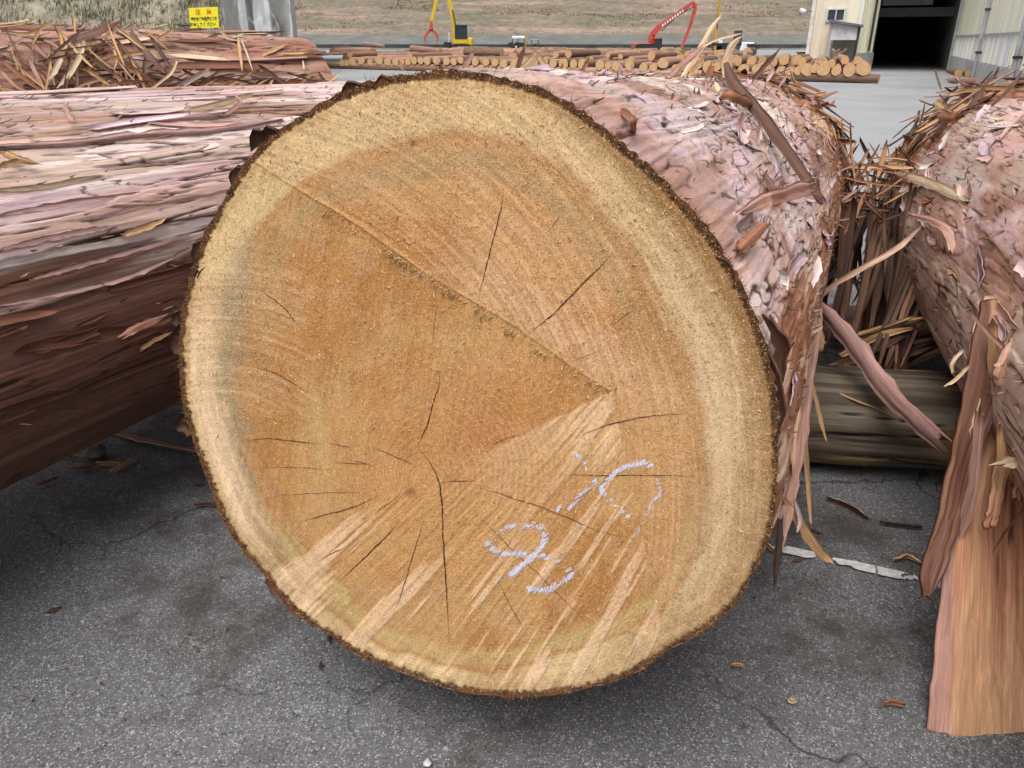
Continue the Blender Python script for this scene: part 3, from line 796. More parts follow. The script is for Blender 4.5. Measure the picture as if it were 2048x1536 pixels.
# ------------------------------------------------------------------ strips of bark
def catmull(P, m):
    P = np.asarray(P, float)
    if len(P) == 2:
        return P[0] + (P[1] - P[0]) * np.linspace(0, 1, m)[:, None]
    Q = np.vstack([2 * P[0] - P[1], P, 2 * P[-1] - P[-2]])
    t = np.linspace(0, len(P) - 1 - 1e-9, m); i = t.astype(int); f = (t - i)[:, None]
    a, b, c, d = Q[i], Q[i + 1], Q[i + 2], Q[i + 3]
    return 0.5 * (2 * b + (c - a) * f + (2 * a - 5 * b + 4 * c - d) * f ** 2 + (3 * b - a - 3 * c + d) * f ** 3)
def strip(name, pts, width, side, parent, base, col=ROSE, col2=None, thick=0.003, m=10, nc=3, curl=0.25, rag=0.12, taper=(0.5, 0.3), seed=0, uvoff=0.0, kind=None, collect=None):
    """a ribbon of bark along pts; side = direction across the ribbon (vector or one per point)"""
    r = np.random.default_rng(seed)
    C = catmull(pts, m)
    d = unit(np.gradient(C, axis=0))
    side = np.asarray(side, float)
    if side.ndim == 2:
        side = catmull(side, m)
    side = unit(side - (side * d).sum(-1, keepdims=True) * d)
    nrm = np.cross(side, d)
    t = np.linspace(0, 1, m)
    wprof = np.minimum(1, np.minimum(taper[0] + (1 - taper[0]) * t / 0.25, taper[1] + (1 - taper[1]) * (1 - t) / 0.25))
    x = np.linspace(-1, 1, nc)
    ragL = 1 + rag * r.normal(size=m); ragR = 1 + rag * r.normal(size=m)
    hw = width / 2 * wprof
    xx = np.where(x[None, :] < 0, x[None, :] * (hw * ragL)[:, None], x[None, :] * (hw * ragR)[:, None])
    # ragged ends: each column stops at its own length
    endj = r.uniform(-0.6, 0.9, nc) * width * 1.1
    P = C[:, None, :] + side[:, None, :] * xx[..., None] + nrm[:, None, :] * (curl * width * (1 - (x ** 2))[None, :, None])
    P[-1] += d[-1] * endj[:, None]; P[0] -= d[0] * np.roll(endj, 1)[:, None]
    P = P + nrm[:, None, :] * (r.normal(size=(m, nc, 1)) * min(width, .03) * 0.03 + r.normal(size=(1, nc, 1)) * min(width, .03) * (0.10 if nc > 3 else 0.05))
    B_ = P - nrm[:, None, :] * thick
    col2 = RUST if col2 is None else col2
    V = np.concatenate([P.reshape(-1, 3), B_.reshape(-1, 3)])
    n0 = m * nc
    F = [tuple(q) for q in gridF(m, nc)] + [tuple(n0 + q[::-1]) for q in gridF(m, nc)]
    for i in range(m - 1):
        a, b = i * nc, (i + 1) * nc
        F.append((b, a, n0 + a, n0 + b)); a, b = i * nc + nc - 1, (i + 1) * nc + nc - 1
        F.append((a, b, n0 + b, n0 + a))
    for j in range(nc - 1):
        F.append((j, j + 1, n0 + j + 1, n0 + j)); q = (m - 1) * nc + j
        F.append((q + 1, q, n0 + q, n0 + q + 1))
    cv = np.clip(1 + 0.08 * r.normal(size=(m, nc, 1)) + (0.2 if nc > 3 else 0.1) * r.normal(size=(1, nc, 1)), 0.5, 1.5)
    c = np.concatenate([(np.broadcast_to(col, (m, nc, 3)) * cv).reshape(-1, 3), (np.broadcast_to(col2, (m, nc, 3)) * cv).reshape(-1, 3)])
    ln = np.linalg.norm(pts[-1] - np.asarray(pts[0])) if True else 1
    uv = np.stack([np.broadcast_to(xx, (m, nc)), np.zeros((m, nc)), np.broadcast_to((t * ln)[:, None], (m, nc))], -1).reshape(-1, 3) + [seed * 0.37 % 5, 0, seed * 0.91 % 7]
    uv = np.concatenate([uv, uv])
    if collect is not None:
        collect.append((V, np.array(F), c, uv)); return None
    o = link(name, mesh_np(name, V - np.array(base), F, M_bark, cols=c, uvs=uv), parent, base)
    if kind: o['kind'] = kind
    return o
def flush(collect, name, parent, base, kind='stuff'):
    n = 0; Vs, Fs, Cs, Us = [], [], [], []
    for V, F, c, uv in collect:
        Vs.append(V); Fs.append(F + n); Cs.append(c); Us.append(uv); n += len(V)
    o = link(name, mesh_np(name, np.concatenate(Vs) - np.array(base), np.concatenate(Fs), M_bark, cols=np.concatenate(Cs), uvs=np.concatenate(Us)), parent, base)
    if kind: o['kind'] = kind
    return o
TONES = [(ROSE, RUST), (LILAC, RUST), (TAN, RUST), (RUST, TAN), (srgb(200, 150, 96), TAN), (UMB, RUST), (PALE, TAN), (srgb(120, 74, 50), UMB)]
def loose(log, th, t, length, width, ang, l0, l1, seed, tones=None, bend=0.0, name='bark_strip', collect=None, m=7, sag=0.0, thick=0.0022, curl=0.3, taper=None):
    """strip that starts on the log surface at (th, t) and lifts away; ang in degrees, 0 = along the log"""
    r = random.Random(seed)
    P0 = log.base_pt(np.array([th]), np.array([t]))[0]
    nrm = math.cos(th) * log.u + math.sin(th) * log.s
    tg = np.cross(log.d, nrm); a = math.radians(ang)
    dirv = math.cos(a) * log.d + math.sin(a) * tg
    sidev = np.cross(dirv, nrm)
    R = (log.ra + log.rb) / 2
    pts = []
    for k in range(4):
        q = k / 3
        x = q * length
        # follow the curvature of the log for the part across it, plus lift
        tx = math.sin(a) * x
        drop = tx * tx / (2 * R) * max(0.0, 1 - (l1 > 0.1) * 0.7)
        lift = l0 + (l1 - l0) * q ** 1.6
        pts.append(P0 + dirv * x + nrm * (lift - drop) + sidev * bend * math.sin(q * math.pi) * length - np.array([0, 0, 1.0]) * sag * q * q * length)
    tones = tones or TONES
    c, c2 = r.choice(tones)
    tw = r.uniform(-0.6, 0.6)
    sides = np.array([sidev + nrm * tw * q for q in (0, 0.33, 0.66, 1)])
    k = r.uniform(0.8, 1.12)
    return strip(name, np.array(pts), width, sides, log.root, log.base, col=c * k, col2=c2 * k, thick=thick, m=m, nc=3, curl=r.uniform(-curl, curl), rag=0.15, taper=taper or (r.uniform(.3, 1), r.uniform(.05, .6)), seed=seed, collect=collect)

# ---- the sawn log in the centre
NB = FCC
def near_ring(TH):
    r = outline_r(TH)
    return FCC + FU * (r * np.sin(TH))[..., None] + FV * (r * np.cos(TH))[..., None]
DFAR = np.array([1.01, 3.50, 0.665])
D = Log('sawn_log', 'large log with its round orange sawn end facing us and white chalk marks', FCC, DFAR, 0.50, 0.435, (-25, 118), 480, (0, 1), 420, 101, fv=2.2, style='short', near_fn=near_ring, nh=60)
D.end_cap('far_end', True, 5)

# ---- the cut face
HEART = np.array([(600,355),(700,310),(780,280),(850,262),(950,258),(1050,285),(1130,330),(1180,380),(1230,440),(1280,510),(1310,580),(1330,650),(1380,730),(1410,820),(1420,900),(1410,980),(1390,1060),(1370,1130),(1330,1200),(1270,1245),(1190,1280),(1100,1310),(1000,1325),(900,1325),(820,1300),(740,1265),(680,1215),(620,1160),(570,1110),(530,1060),(500,1000),(480,920),(470,840),(465,760),(470,680),(485,600),(480,540),(500,470),(540,420)], float)
def polar(poly, c):
    a = np.arctan2(poly[:, 0] - c[0], -(poly[:, 1] - c[1])); r = np.hypot(poly[:, 0] - c[0], poly[:, 1] - c[1])
    o = np.argsort(a); a, r = a[o], r[o]
    A = np.concatenate([a - 2 * np.pi, a, a + 2 * np.pi]); R_ = np.concatenate([r] * 3)
    return lambda th: (np.interp(th - .06, A, R_) + np.interp(th, A, R_) + np.interp(th + .06, A, R_)) / 3
CEN = (955., 770.); PITH = (850., 975.)
fO = polar(OUT, CEN); fH = polar(HEART, CEN); fP = polar(OUT, PITH); fPH = polar(HEART, PITH)
def seg_side(x, y, a, b):
    return ((b[0] - a[0]) * (y - a[1]) - (b[1] - a[1]) * (x - a[0])) / math.hypot(b[0] - a[0], b[1] - a[1])
def face_fn(x, y):
    """relief (m) and colour of the sawn wood at a place of the cut; x, y in photograph pixels"""
    th = np.arctan2(x - CEN[0], -(y - CEN[1])); r = np.hypot(x - CEN[0], y - CEN[1])
    dO = fO(th) - r                                   # distance inside the bark edge
    nlow = fbm(x * 0.006, y * 0.006, seed=201, octv=3) - 0.5
    nmid = fbm(x * 0.022, y * 0.022, seed=203, octv=3) - 0.5
    nfine = fbm(x * 0.12, y * 0.12, seed=205, octv=2) - 0.5
    dH = fH(th) - r + 26 * nmid + 20 * nlow           # inside the heartwood
    up = np.cos(th); rt = np.sin(th)
    # growth rings follow the pith in the middle and the outline at the edge
    tp = np.arctan2(x - PITH[0], -(y - PITH[1])); rp = np.hypot(x - PITH[0], y - PITH[1])
    q = rp / fP(tp)
    qq = q + 0.010 * (fbm(x * 0.008, y * 0.008, seed=207, octv=2) - 0.5) * 3
    rings = np.sin(qq * 2 * np.pi * 62 + 2.0 * nlow * 6)
    rings2 = vnoise(qq * 95, qq * 0 + 3, seed=209)
    # base tones
    sap = np.broadcast_to(srgb(216, 188, 138), x.shape + (3,))
    sap = mixc(sap, srgb(192, 158, 110), sst(-0.1, 0.15, nlow + 0.3 * nmid) * 0.8)
    heart = mixc(np.broadcast_to(srgb(190, 146, 92), x.shape + (3,)), srgb(176, 126, 72), sst(-0.12, 0.14, nlow))
    heart = mixc(heart, srgb(188, 148, 104), sst(0.0, 0.2, nmid) * 0.5)
    core = sst(0.52, 0.2, q)
    heart = mixc(heart, srgb(190, 140, 86), core * 0.6)
    red = np.exp(-(((x - 965) / 60) ** 2 + ((y - 865) / 75) ** 2))
    heart = mixc(heart, srgb(178, 110, 76), red * (0.45 + 0.8 * nmid))
    col = mixc(sap, heart, sst(-14, 16, dH))
    # band of darker brown just inside the sapwood, then a dull greenish one
    bnd = np.exp(-((dH - 10) / 18) ** 2)
    col = mixc(col, srgb(166, 126, 82), 0.6 * bnd * np.clip(0.25 + 0.6 * np.clip(up, 0, 1) + .3 * np.clip(rt, 0, 1), 0, 1) * 0.85)
    b2 = np.exp(-((dH - 62) / 26) ** 2) * np.clip(up + 0.3, 0, 1)
    col = mixc(col, srgb(168, 144, 100), b2 * 0.6)
    # duller sapwood on the right, more olive at the top
    sapz = sst(6, -20, dH)
    col = mixc(col, mixc(np.broadcast_to(srgb(184, 156, 110), x.shape + (3,)), srgb(206, 180, 134), sst(.42, .6, fbm(dO * 0.05, tp * 3, seed=251, octv=3))), sapz * sst(0.2, 0.7, rt) * 0.85)
    col = mixc(col, srgb(196, 168, 112), sapz * sst(0.3, 0.9, up) * 0.45)
    # greyish weathered band on the left side and right lower side
    left = np.clip(-rt, 0, 1)
    g1 = np.exp(-((dH + 4 + 30 * nmid) / 30) ** 2) * sst(0.35, 0.8, left) * sst(430, 560, y)
    col = mixc(col, srgb(158, 140, 108), g1 * 0.8)
    gR = np.exp(-((dH + 0 + 30 * nmid) / 40) ** 2) * sst(0.3, 0.9, rt) * (0.35 + 0.65 * sst(850, 1100, y))
    col = mixc(col, srgb(160, 138, 98), gR * 0.55)
    # pale pinkish sap along the left edge
    pk = sst(12, 30, dO) * sst(95, 45, dO) * sst(0.5, 0.9, left) * sst(560, 680, y) * sst(1120, 1020, y)
    col = mixc(col, srgb(226, 196, 156), pk * 0.9)
    # faint yellow-green swirl inside the heart
    rs = np.hypot((x - 870) / 1.0, (y - 930) / 1.05) + 60 * nmid
    sw = np.exp(-((rs - 245) / 28) ** 2) * sst(880, 760, y + 0.35 * (x - 800)) * sst(980, 900, x)
    col = mixc(col, srgb(190, 158, 104), sw * 0.35)
    sw2 = np.exp(-((np.hypot((x - 300) / 1.0, (y - 1000) / 1.6) - 345 + 30 * nmid) / 16) ** 2) * sst(690, 800, y) * sst(1010, 900, y)
    col = mixc(col, srgb(206, 176, 118), sw2 * 0.45)
    # bottom: the pale line and dark line parallel to the edge
    bot = sst(0.35, 0.75, -up)
    col = mixc(col, srgb(196, 172, 112), np.exp(-((dH - 16) / 12) ** 2) * bot * 0.75)
    col = mixc(col, srgb(170, 118, 62), np.exp(-((dH + 9) / 7) ** 2) * bot * 0.7)
    # rings
    ringamp = (0.022 + 0.02 * core + 0.035 * bot) 
    # ------- saw marks
    s1 = seg_side(x, y, (515, 325), (1222, 782))      # negative above the ridge
    s1 = s1 + 3 * np.sin(x * 0.02)
    zoneA = sst(2, -2, s1) * ((x < 1222) | (y < 780))
    s1b = seg_side(x, y, (1222, 782), (1340, 1330))
    zoneA = np.where(x >= 1222 + 0 * y, sst(40, -40, s1b), zoneA)
    s2 = seg_side(x, y, (1222, 785), (560, 1100))     # lower right region
    lowr = sst(-3, 3, -s2) * (1 - zoneA)
    zoneC = np.where(zoneA > 0.5, 0, lowr)
    zoneB = np.clip(1 - zoneA - zoneC, 0, 1)
    # A: arcs about a far centre
    ra_ = np.hypot(x - 400, y - 1000); ta_ = np.arctan2(y - 1000, x - 400)
    mA = fbm(ra_ * 0.17, ta_ * 4.0, seed=211, octv=3) - 0.5
    mA2 = fbm(ra_ * 0.03, ta_ * 2.0, seed=212, octv=2) - 0.5
    # B: nearly upright strokes
    ub = x + 0.16 * y
    mB = fbm(ub * 0.15, y * 0.008, seed=213, octv=3) - 0.5
    # left: concentric arcs of the saw
    rl = np.hypot(x - 440, (y - 1080) * 0.9); wl_ = sst(560, 500, rl) * sst(180, 290, rl) * sst(670, 560, x) * sst(-3, 3, s1) * sst(905, 800, y)
    mL = fbm(rl * 0.15, np.arctan2(y - 1080, x - 440) * 3.2, seed=215, octv=3) - 0.5
    mE = fbm(dO * 0.11, np.arctan2(y - 770, x - 955) * 5.0, seed=216, octv=3) - 0.5; wE = sst(0.45, 0.8, left) * sst(640, 760, y) * sst(150, 100, dO)
    # C: fan of pale strokes
    fa = np.arctan2(y - 0.0, 1900 - x); fr_ = np.hypot(x - 1900, y)
    mC = fbm(fa * 46, fr_ * 0.0030, seed=217, octv=2) - 0.5
    mCf = fbm(fa * 210, fr_ * 0.010, seed=218, octv=3) - 0.5
    marks = zoneA * (mA * 0.75 + mA2 * 0.2) + zoneB * (mB * 0.9 * (1 - wl_) + mL * 0.8 * wl_) + zoneC * (mCf * 1.3) + mE * wE * 1.4
    lum = 1 + marks * 0.30 + rings * ringamp * (1 - 0.4 * zoneA) + (rings2 - 0.5) * 0.06 + nfine * 0.22 + nmid * 0.10
    st = np.clip(sst(0.02, 0.13, mC + 0.45 * mCf), 0, 1) * zoneC * sst(0.22, 0.55, q)
    col = mixc(col, srgb(230, 196, 156), st * 0.6)
    cor = np.exp(-(((x - 1110) / 130) ** 2 + ((y - 790) / 95) ** 2)) * zoneB
    col = mixc(col, srgb(176, 120, 64), cor * 0.6)
    cl = zoneC * np.exp(-(s2 / 120) ** 2) * sst(900, 1050, x); col = mixc(col, srgb(216, 178, 132), cl * 0.5)
    wa = zoneA * np.exp(-((s1 + 50) / 55) ** 2) * sst(820, 1020, x) * sst(1400, 1240, x) * (0.5 + 1.6 * np.clip(mA + .2, 0, 1)); col = mixc(col, srgb(216, 176, 134), np.clip(wa, 0, 1) * 0.6)
    wl2 = np.clip(wl_ * sst(0.0, 0.22, mL), 0, 1)
    col = mixc(col, srgb(206, 178, 138), wl2 * 0.2)
    pA = sst(0.06, 0.2, mA) * zoneA * sst(620, 760, x + 0.5 * y - 200)
    col = mixc(col, srgb(212, 172, 130), pA * 0.22)
    # freshly torn edge along the ridge
    rd = np.exp(-((s1 + 3) / 4.0) ** 2) * (x < 1222) * (x > 520) * np.clip(1.25 - x / 1500, 0, 1)
    col = mixc(col, srgb(226, 176, 104), rd * 0.7)
    rd2 = np.exp(-((s1 - 7) / 5.0) ** 2) * (x < 1222) * (x > 620)
    col = mixc(col, srgb(140, 94, 50), rd2 * 0.12)
    lum = np.clip(lum, 0.5, 1.5)
    col = col * lum[..., None]
    # pith
    ph = np.exp(-(((x - 822) / 12) ** 2 + ((y - 985) / 9) ** 2))
    col = mixc(col, srgb(110, 70, 40), ph * 0.6)
    # small dark knot near the top
    col = mixc(col, srgb(110, 76, 44), np.exp(-(((x - 826) / 7) ** 2 + ((y - 287) / 7) ** 2)) * 0.8)
    col = mixc(col, col * np.array([1.03, 1.01, 1.07]), zoneA * 0.9)
    col = col * np.array([0.985, 0.985, 1.06])
    # bark ring with fibrous inner edge
    bt = 10 + 6 * np.clip(up, 0, 1) + 7 * np.clip(rt, 0, 1) * sst(-0.7, 0.2, up) + 4 * sst(-0.9, -0.2, -rt) * 0
    hair = fbm(th * 90, r * 0.05, seed=231, octv=2)
    fringe = sst(bt + 70 * np.clip(rt + .15, 0.1, 1) + 8, bt, dO + 26 * (hair - 0.5) + 22 * nmid)
    col = mixc(col, srgb(130, 92, 50), np.clip(fringe * (0.35 + 0.6 * np.clip(rt * 0.8 + up * 0.4, 0, 1)), 0, 1))
    bm_ = sst(bt + 4, bt - 4, dO + 8 * (hair - 0.5))
    barkc = mixc(np.broadcast_to(srgb(96, 62, 36), x.shape + (3,)), srgb(58, 38, 26), sst(0.4, 0.6, fbm(th * 60, r * .1, seed=233, octv=3)))
    col = mixc(col, barkc, bm_)
    h = 0.0016 * marks + 0.0010 * st + 0.0006 * nfine + zoneA * 0.0018 + 0.003 * nlow - 0.0025 * bm_ + 0.003 * bm_ * (hair - 0.5)
    return h, col
def face_mesh():
    na, nr = 1700, 330
    th = np.linspace(-np.pi, np.pi, na, endpoint=False)
    q = np.concatenate([np.linspace(0.0005, 0.9, int(nr * 0.84), endpoint=False), np.linspace(0.9, 1, nr - int(nr * 0.84))])
    Q, TH = np.meshgrid(q, th, indexing='ij')
    r = outline_r(TH) * Q
    P = FCC + FU * (r * np.sin(TH))[..., None] + FV * (r * np.cos(TH))[..., None]
    x, y = proj(P)
    h, c = face_fn(x, y)
    h = h * sst(1.0, 0.97, Q)
    P = P + FN * h[..., None]
    link('cut_face', mesh_np('cut_face', (P - D.base).reshape(-1, 3), gridF(nr, na, True), M_face, cols=c.reshape(-1, 3)), D.root, D.base)
face_mesh()
def facept(x, y, off=0.0):
    x = np.asarray(x, float); y = np.asarray(y, float)
    h, _ = face_fn(x, y)
    return onface(x, y) + FN * (h + off)[..., None]

# drying cracks: narrow dark clefts with ragged edges
CRK = [([(880,740),(878,775),(866,810),(855,845),(846,868),(838,890)],3.2),([(838,895),(862,925),(880,965),(884,1010),(888,1080),(892,1160),(897,1230),(899,1282)],4.2),([(880,965),(915,963),(952,961)],2.2),
 ([(1008,375),(998,430),(985,480),(972,540),(957,602)],3.4),([(1230,503),(1170,565),(1110,625),(1058,668)],4.2),([(1372,825),(1290,835),(1220,850),(1155,873)],2.8),([(960,976),(990,983),(1060,1005),(1125,1030),(1200,1060),(1285,1080)],2.4),
 ([(1118,948),(1200,949),(1300,950),(1392,952)],2.2),([(498,880),(545,880),(600,884),(640,888)],2.6),([(660,887),(700,895)],1.8),([(745,895),(790,912),(824,927)],2.2),([(518,734),(560,750),(622,786)],2.2),([(520,578),(560,608),(602,656)],2.6),
 ([(598,1046),(650,1030),(700,1018),(752,992)],3.0),([(800,1038),(760,1085),(720,1125),(680,1163)],3.8),([(850,1028),(830,1100),(808,1175),(783,1235)],2.2),([(692,1094),(640,1120)],2.2),([(950,1028),(1000,1075),(1080,1150),(1130,1200),(1172,1242)],1.9),
 ([(995,1163),(1020,1210),(1047,1257)],1.9),([(532,934),(600,935),(662,939)],1.6),([(1285,612),(1250,632),(1222,655)],1.6),([(560,990),(640,987),(720,984)],1.3),([(700,920),(745,932)],1.6),([(980,890),(1040,868)],1.5),([(670,925),(732,929)],1.6),
 ([(805,985),(770,1010),(748,1030)],1.6),([(1120,430),(1100,462)],1.5),([(875,600),(871,650),(866,690)],1.3),([(1200,700),(1150,720)],1.3)]
for i, (pl, w) in enumerate(CRK):
    pl = np.array(pl, float); n = max(8, int(np.abs(np.diff(pl, axis=0)).sum() / 7))
    C = catmull(pl, n); d = unit(np.gradient(C, axis=0)); nn = np.stack([-d[:, 1], d[:, 0]], -1)
    t = np.linspace(0, 1, n); r = np.random.default_rng(i)
    wob = np.cumsum(r.normal(size=n)) * 0.5; wob -= np.linspace(wob[0], wob[-1], n)
    C = C + nn * wob[:, None]
    hw = w * 0.29 * np.clip(np.minimum(t / 0.3, (1 - t) / 0.3), 0.12, 1) * (1 + 0.25 * r.normal(size=n))
    a = C + nn * hw[:, None]; b_ = C - nn * hw[:, None]
    V = np.stack([facept(a[:, 0], a[:, 1], 0.0008), facept(C[:, 0], C[:, 1], 0.0005), facept(b_[:, 0], b_[:, 1], 0.0008)], 1)
    o = link('drying_crack', mesh_np('drying_crack', (V - D.base).reshape(-1, 3), gridF(n, 3), M_crack), D.root, D.base)

# chalk marks: strokes made of many small grains caught on the rough wood
def chalk(strokes, seed):
    r = np.random.default_rng(seed); V = []
    for pl, w, dens in strokes:
        C = catmull(np.array(pl, float), 60); ln = np.abs(np.diff(C, axis=0)).sum()
        w = w * .72; n = int(ln * w * 0.62 * dens)
        k = r.integers(0, 60, n); off = r.normal(size=(n, 2)) * w * 0.30
        p = C[k] + off + r.uniform(-1, 1, (n, 2)) * ln / 120
        gate = fbm(p[:, 0] * 0.10 + p[:, 1] * 0.16, p[:, 0] * 0.035 - p[:, 1] * 0.02, seed=300 + seed, octv=2) > 0.44
        p = p[gate]; n = len(p)
        a = r.normal(-0.95, 0.35, n); L_ = r.uniform(1.0, 3.0, n); wd = r.uniform(0.4, 0.9, n)
        e = np.stack([np.cos(a), np.sin(a)], -1); f = np.stack([-e[:, 1], e[:, 0]], -1)
        q = np.stack([p - e * L_[:, None], p + f * wd[:, None], p + e * L_[:, None], p - f * wd[:, None]], 1)
        hh = r.uniform(0.0007, 0.0012, (n, 1)) + np.zeros((n, 4))
        V.append(facept(q[..., 0], q[..., 1], hh))
    V = np.concatenate(V).reshape(-1, 3)
    link('chalk_mark', mesh_np('chalk_mark', V - np.array(D.base), np.arange(len(V)).reshape(-1, 4), M_chalk), D.root, D.base)
chalk([([(1148,902),(1160,914)],9,1),([(1169,924),(1174,940)],8,.9),([(1191,954),(1184,972),(1166,987),(1150,1003),(1134,1019)],11,1),([(1122,1003),(1115,1023)],8,1)], 1)
chalk([([(1308,934),(1291,926),(1271,929),(1251,933),(1232,944),(1216,960),(1202,975),(1210,988)],11,1.1),([(1220,999),(1234,1013),(1248,1025),(1259,1034)],9,1),([(1314,958),(1322,984),(1306,1003),(1291,1034),(1271,1072)],7,.45)], 2)
chalk([([(1087,1068),(1083,1054),(1068,1050),(1040,1053),(1017,1055),(994,1070),(976,1087),(982,1096),(1000,1105),(1017,1107),(1037,1107),(1056,1110),(1076,1109),(1095,1114),(1119,1122),(1134,1132),(1144,1146),(1134,1156),(1115,1167),(1096,1180),(1076,1179),(1056,1177)],9,1.1),
       ([(1095,1071),(1084,1089),(1068,1109),(1052,1124),(1035,1138),(1021,1150)],13,1.3),([(1003,1152),(985,1175),(965,1200)],5,.25)], 3)

# sawdust, splinters along the ridge, fibres round the rim
def slivers(name, px, py, ang, ln, wd, mat, lift0, lift1, seed, parent=D):
    r = np.random.default_rng(seed); n = len(px)
    p0 = facept(px, py, 0.0003); e = np.cos(ang)[:, None] * FU - np.sin(ang)[:, None] * FV
    f = np.cross(FN, e)
    tip = p0 + e * ln[:, None] + FN * r.uniform(lift0, lift1, (n, 1))
    V = np.stack([p0 + f * wd[:, None], p0 - f * wd[:, None], p0 + FN * wd[:, None] * 1.5, tip], 1).reshape(-1, 3)
    i = np.arange(n)[:, None] * 4
    F = np.concatenate([i + [0, 1, 3], i + [1, 2, 3], i + [2, 0, 3]])
    o = link(name, mesh_np(name, V - np.array(D.base), F, mat), D.root, D.base); o['kind'] = 'stuff'
def dust():
    r = np.random.default_rng(5)
    n = 30000
    th = r.uniform(-np.pi, np.pi, n); q = np.sqrt(r.uniform(0, 1, n)) * 0.97
    rr = outline_r(th) * q
    P = FCC + FU * (rr * np.sin(th))[:, None] + FV * (rr * np.cos(th))[:, None]
    x, y = proj(P)
    dens = fbm(x * 0.012, y * 0.012, seed=401, octv=3) + 0.18 * (y < 800) + 0.08 * (x > 1150) - 0.1 * ((y > 950) & (x < 1150))
    k = dens > r.uniform(0.40, 0.82, n); x, y = x[k], y[k]; n = len(x)
    s = r.random(n)
    slivers('sawdust', x, y, r.normal(0.9, 0.7, n) + np.pi * (r.random(n) < .5), np.where(s > 0.985, r.uniform(.005, .011, n), r.uniform(.0012, .0042, n)), np.where(s > 0.985, 0.0011, r.uniform(.0003, .0007, n)), M_chip, 0.0003, 0.0016, 6)
    n = 420; t = r.uniform(0.0, 1, n) ** 0.9; t = t[vnoise(t * 26, t * 0, seed=8) > r.uniform(.35, .75, n)]; n = len(t)
    x = 560 + t * 660 + r.normal(0, 3, n); y = 355 + t * 427 + r.normal(2, 3, n) + 6
    slivers('ridge_splinters', x, y, r.normal(-0.8 + 2.9 - 1.0 * 0, 0.5, n) * 0 + r.normal(2.2, 0.6, n), r.uniform(.003, .013, n), r.uniform(.0005, .0013, n), M_chip, 0.003, 0.007, 8)
    n = 7000; th = r.uniform(-np.pi, np.pi, n); c = fbm(np.cos(th) * 7 + 9, np.sin(th) * 7 + 9, seed=77, octv=3)
    k = c > r.uniform(.3, .62, n); th = th[k]; n = len(th)
    rr = outline_r(th) - r.uniform(0.000, 0.012, n)
    P = FCC + FU * (rr * np.sin(th))[:, None] + FV * (rr * np.cos(th))[:, None] + FN * r.uniform(-0.008, 0.002, n)[:, None]
    e = unit(FU * np.sin(th + r.normal(0, .5, n))[:, None] + FV * np.cos(th + r.normal(0, .5, n))[:, None] + FN * r.uniform(-.4, .6, n)[:, None])
    ln = r.uniform(.003, .012, n) * (0.7 + 0.9 * (r.random(n) < .12)); f = unit(np.cross(e, FN + 0.01)); wd = r.uniform(.0003, .0008, n)[:, None]
    V = np.stack([P + f * wd, P - f * wd, P + e * ln[:, None]], 1).reshape(-1, 3)
    o = link('rim_fibres', mesh_np('rim_fibres', V - np.array(D.base), np.arange(len(V)).reshape(-1, 3), M_fuzz), D.root, D.base); o['kind'] = 'stuff'
dust()
# lifted pieces of bark at the rim
for i, (x, y, wpx, ang, ln) in enumerate([(525,282,26,35,.055),(396,505,18,62,.05),(352,690,20,85,.05),(366,852,18,100,.035),(585,1215,22,-48,.075),(545,1180,16,-50,.05),(405,560,14,72,.05),(470,352,14,55,.04),(700,180,12,20,.05),(1450,540,14,-55,.05),(1548,800,22,-80,.10),(1556,700,20,-75,.08),(352,640,14,85,.03),(765,165,10,10,.04)]):
    p = onface(x, y) - FN * 0.006
    a = math.radians(ang); e = math.cos(a) * FU + math.sin(a) * FV; f = np.cross(FN, e)
    rad = unit(p - FCC)
    strip('bark_flake', np.array([p - e * ln / 2 - rad * .004, p + rad * 0.006, p + e * ln / 2 - rad * .002]), wpx * 0.0008 * 1.3, unit(FN * 0.5 + rad), D.root, D.base, col=srgb(92, 58, 38), col2=srgb(70, 44, 30), thick=0.006, m=7, rag=.25, taper=(.5, .4), seed=900 + i)

# ---- the other big logs
a_ = np.array([-1.99090345, 0.60818077, 0.68490922]); b_ = np.array([-0.22664766, 4.41966362, 0.60395049])
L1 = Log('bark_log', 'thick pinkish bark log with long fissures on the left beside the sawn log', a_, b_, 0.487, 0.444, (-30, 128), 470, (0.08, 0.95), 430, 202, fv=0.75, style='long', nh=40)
L1.end_cap('far_end', True, 6); L1.end_cap('near_end', False, 7)
_Ba = W(592, 72, 4.72) - [0, 0, .45]; _Aa = W(-170, 26, 3.55) - [0, 0, .54]
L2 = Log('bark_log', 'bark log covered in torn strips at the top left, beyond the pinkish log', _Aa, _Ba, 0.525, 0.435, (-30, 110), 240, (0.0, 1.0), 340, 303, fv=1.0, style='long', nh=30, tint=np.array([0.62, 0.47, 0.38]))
L2.end_cap('far_end', True, 8); L2.end_cap('near_end', False, 9)
_B = np.array([2.01, 3.25, 0.645]); _A = _B - 2.85 * hdir(16.5) + [0, 0, 0.01]
R1 = Log('bark_log', 'pale flaking bark log at the right edge with wide bark slabs hanging down', _A, _B, 0.475, 0.45, (-118, 40), 420, (0.12, 1.0), 340, 404, fv=1.1, style='short', nh=40)
R1.end_cap('far_end', True, 10); R1.end_cap('near_end', False, 11)

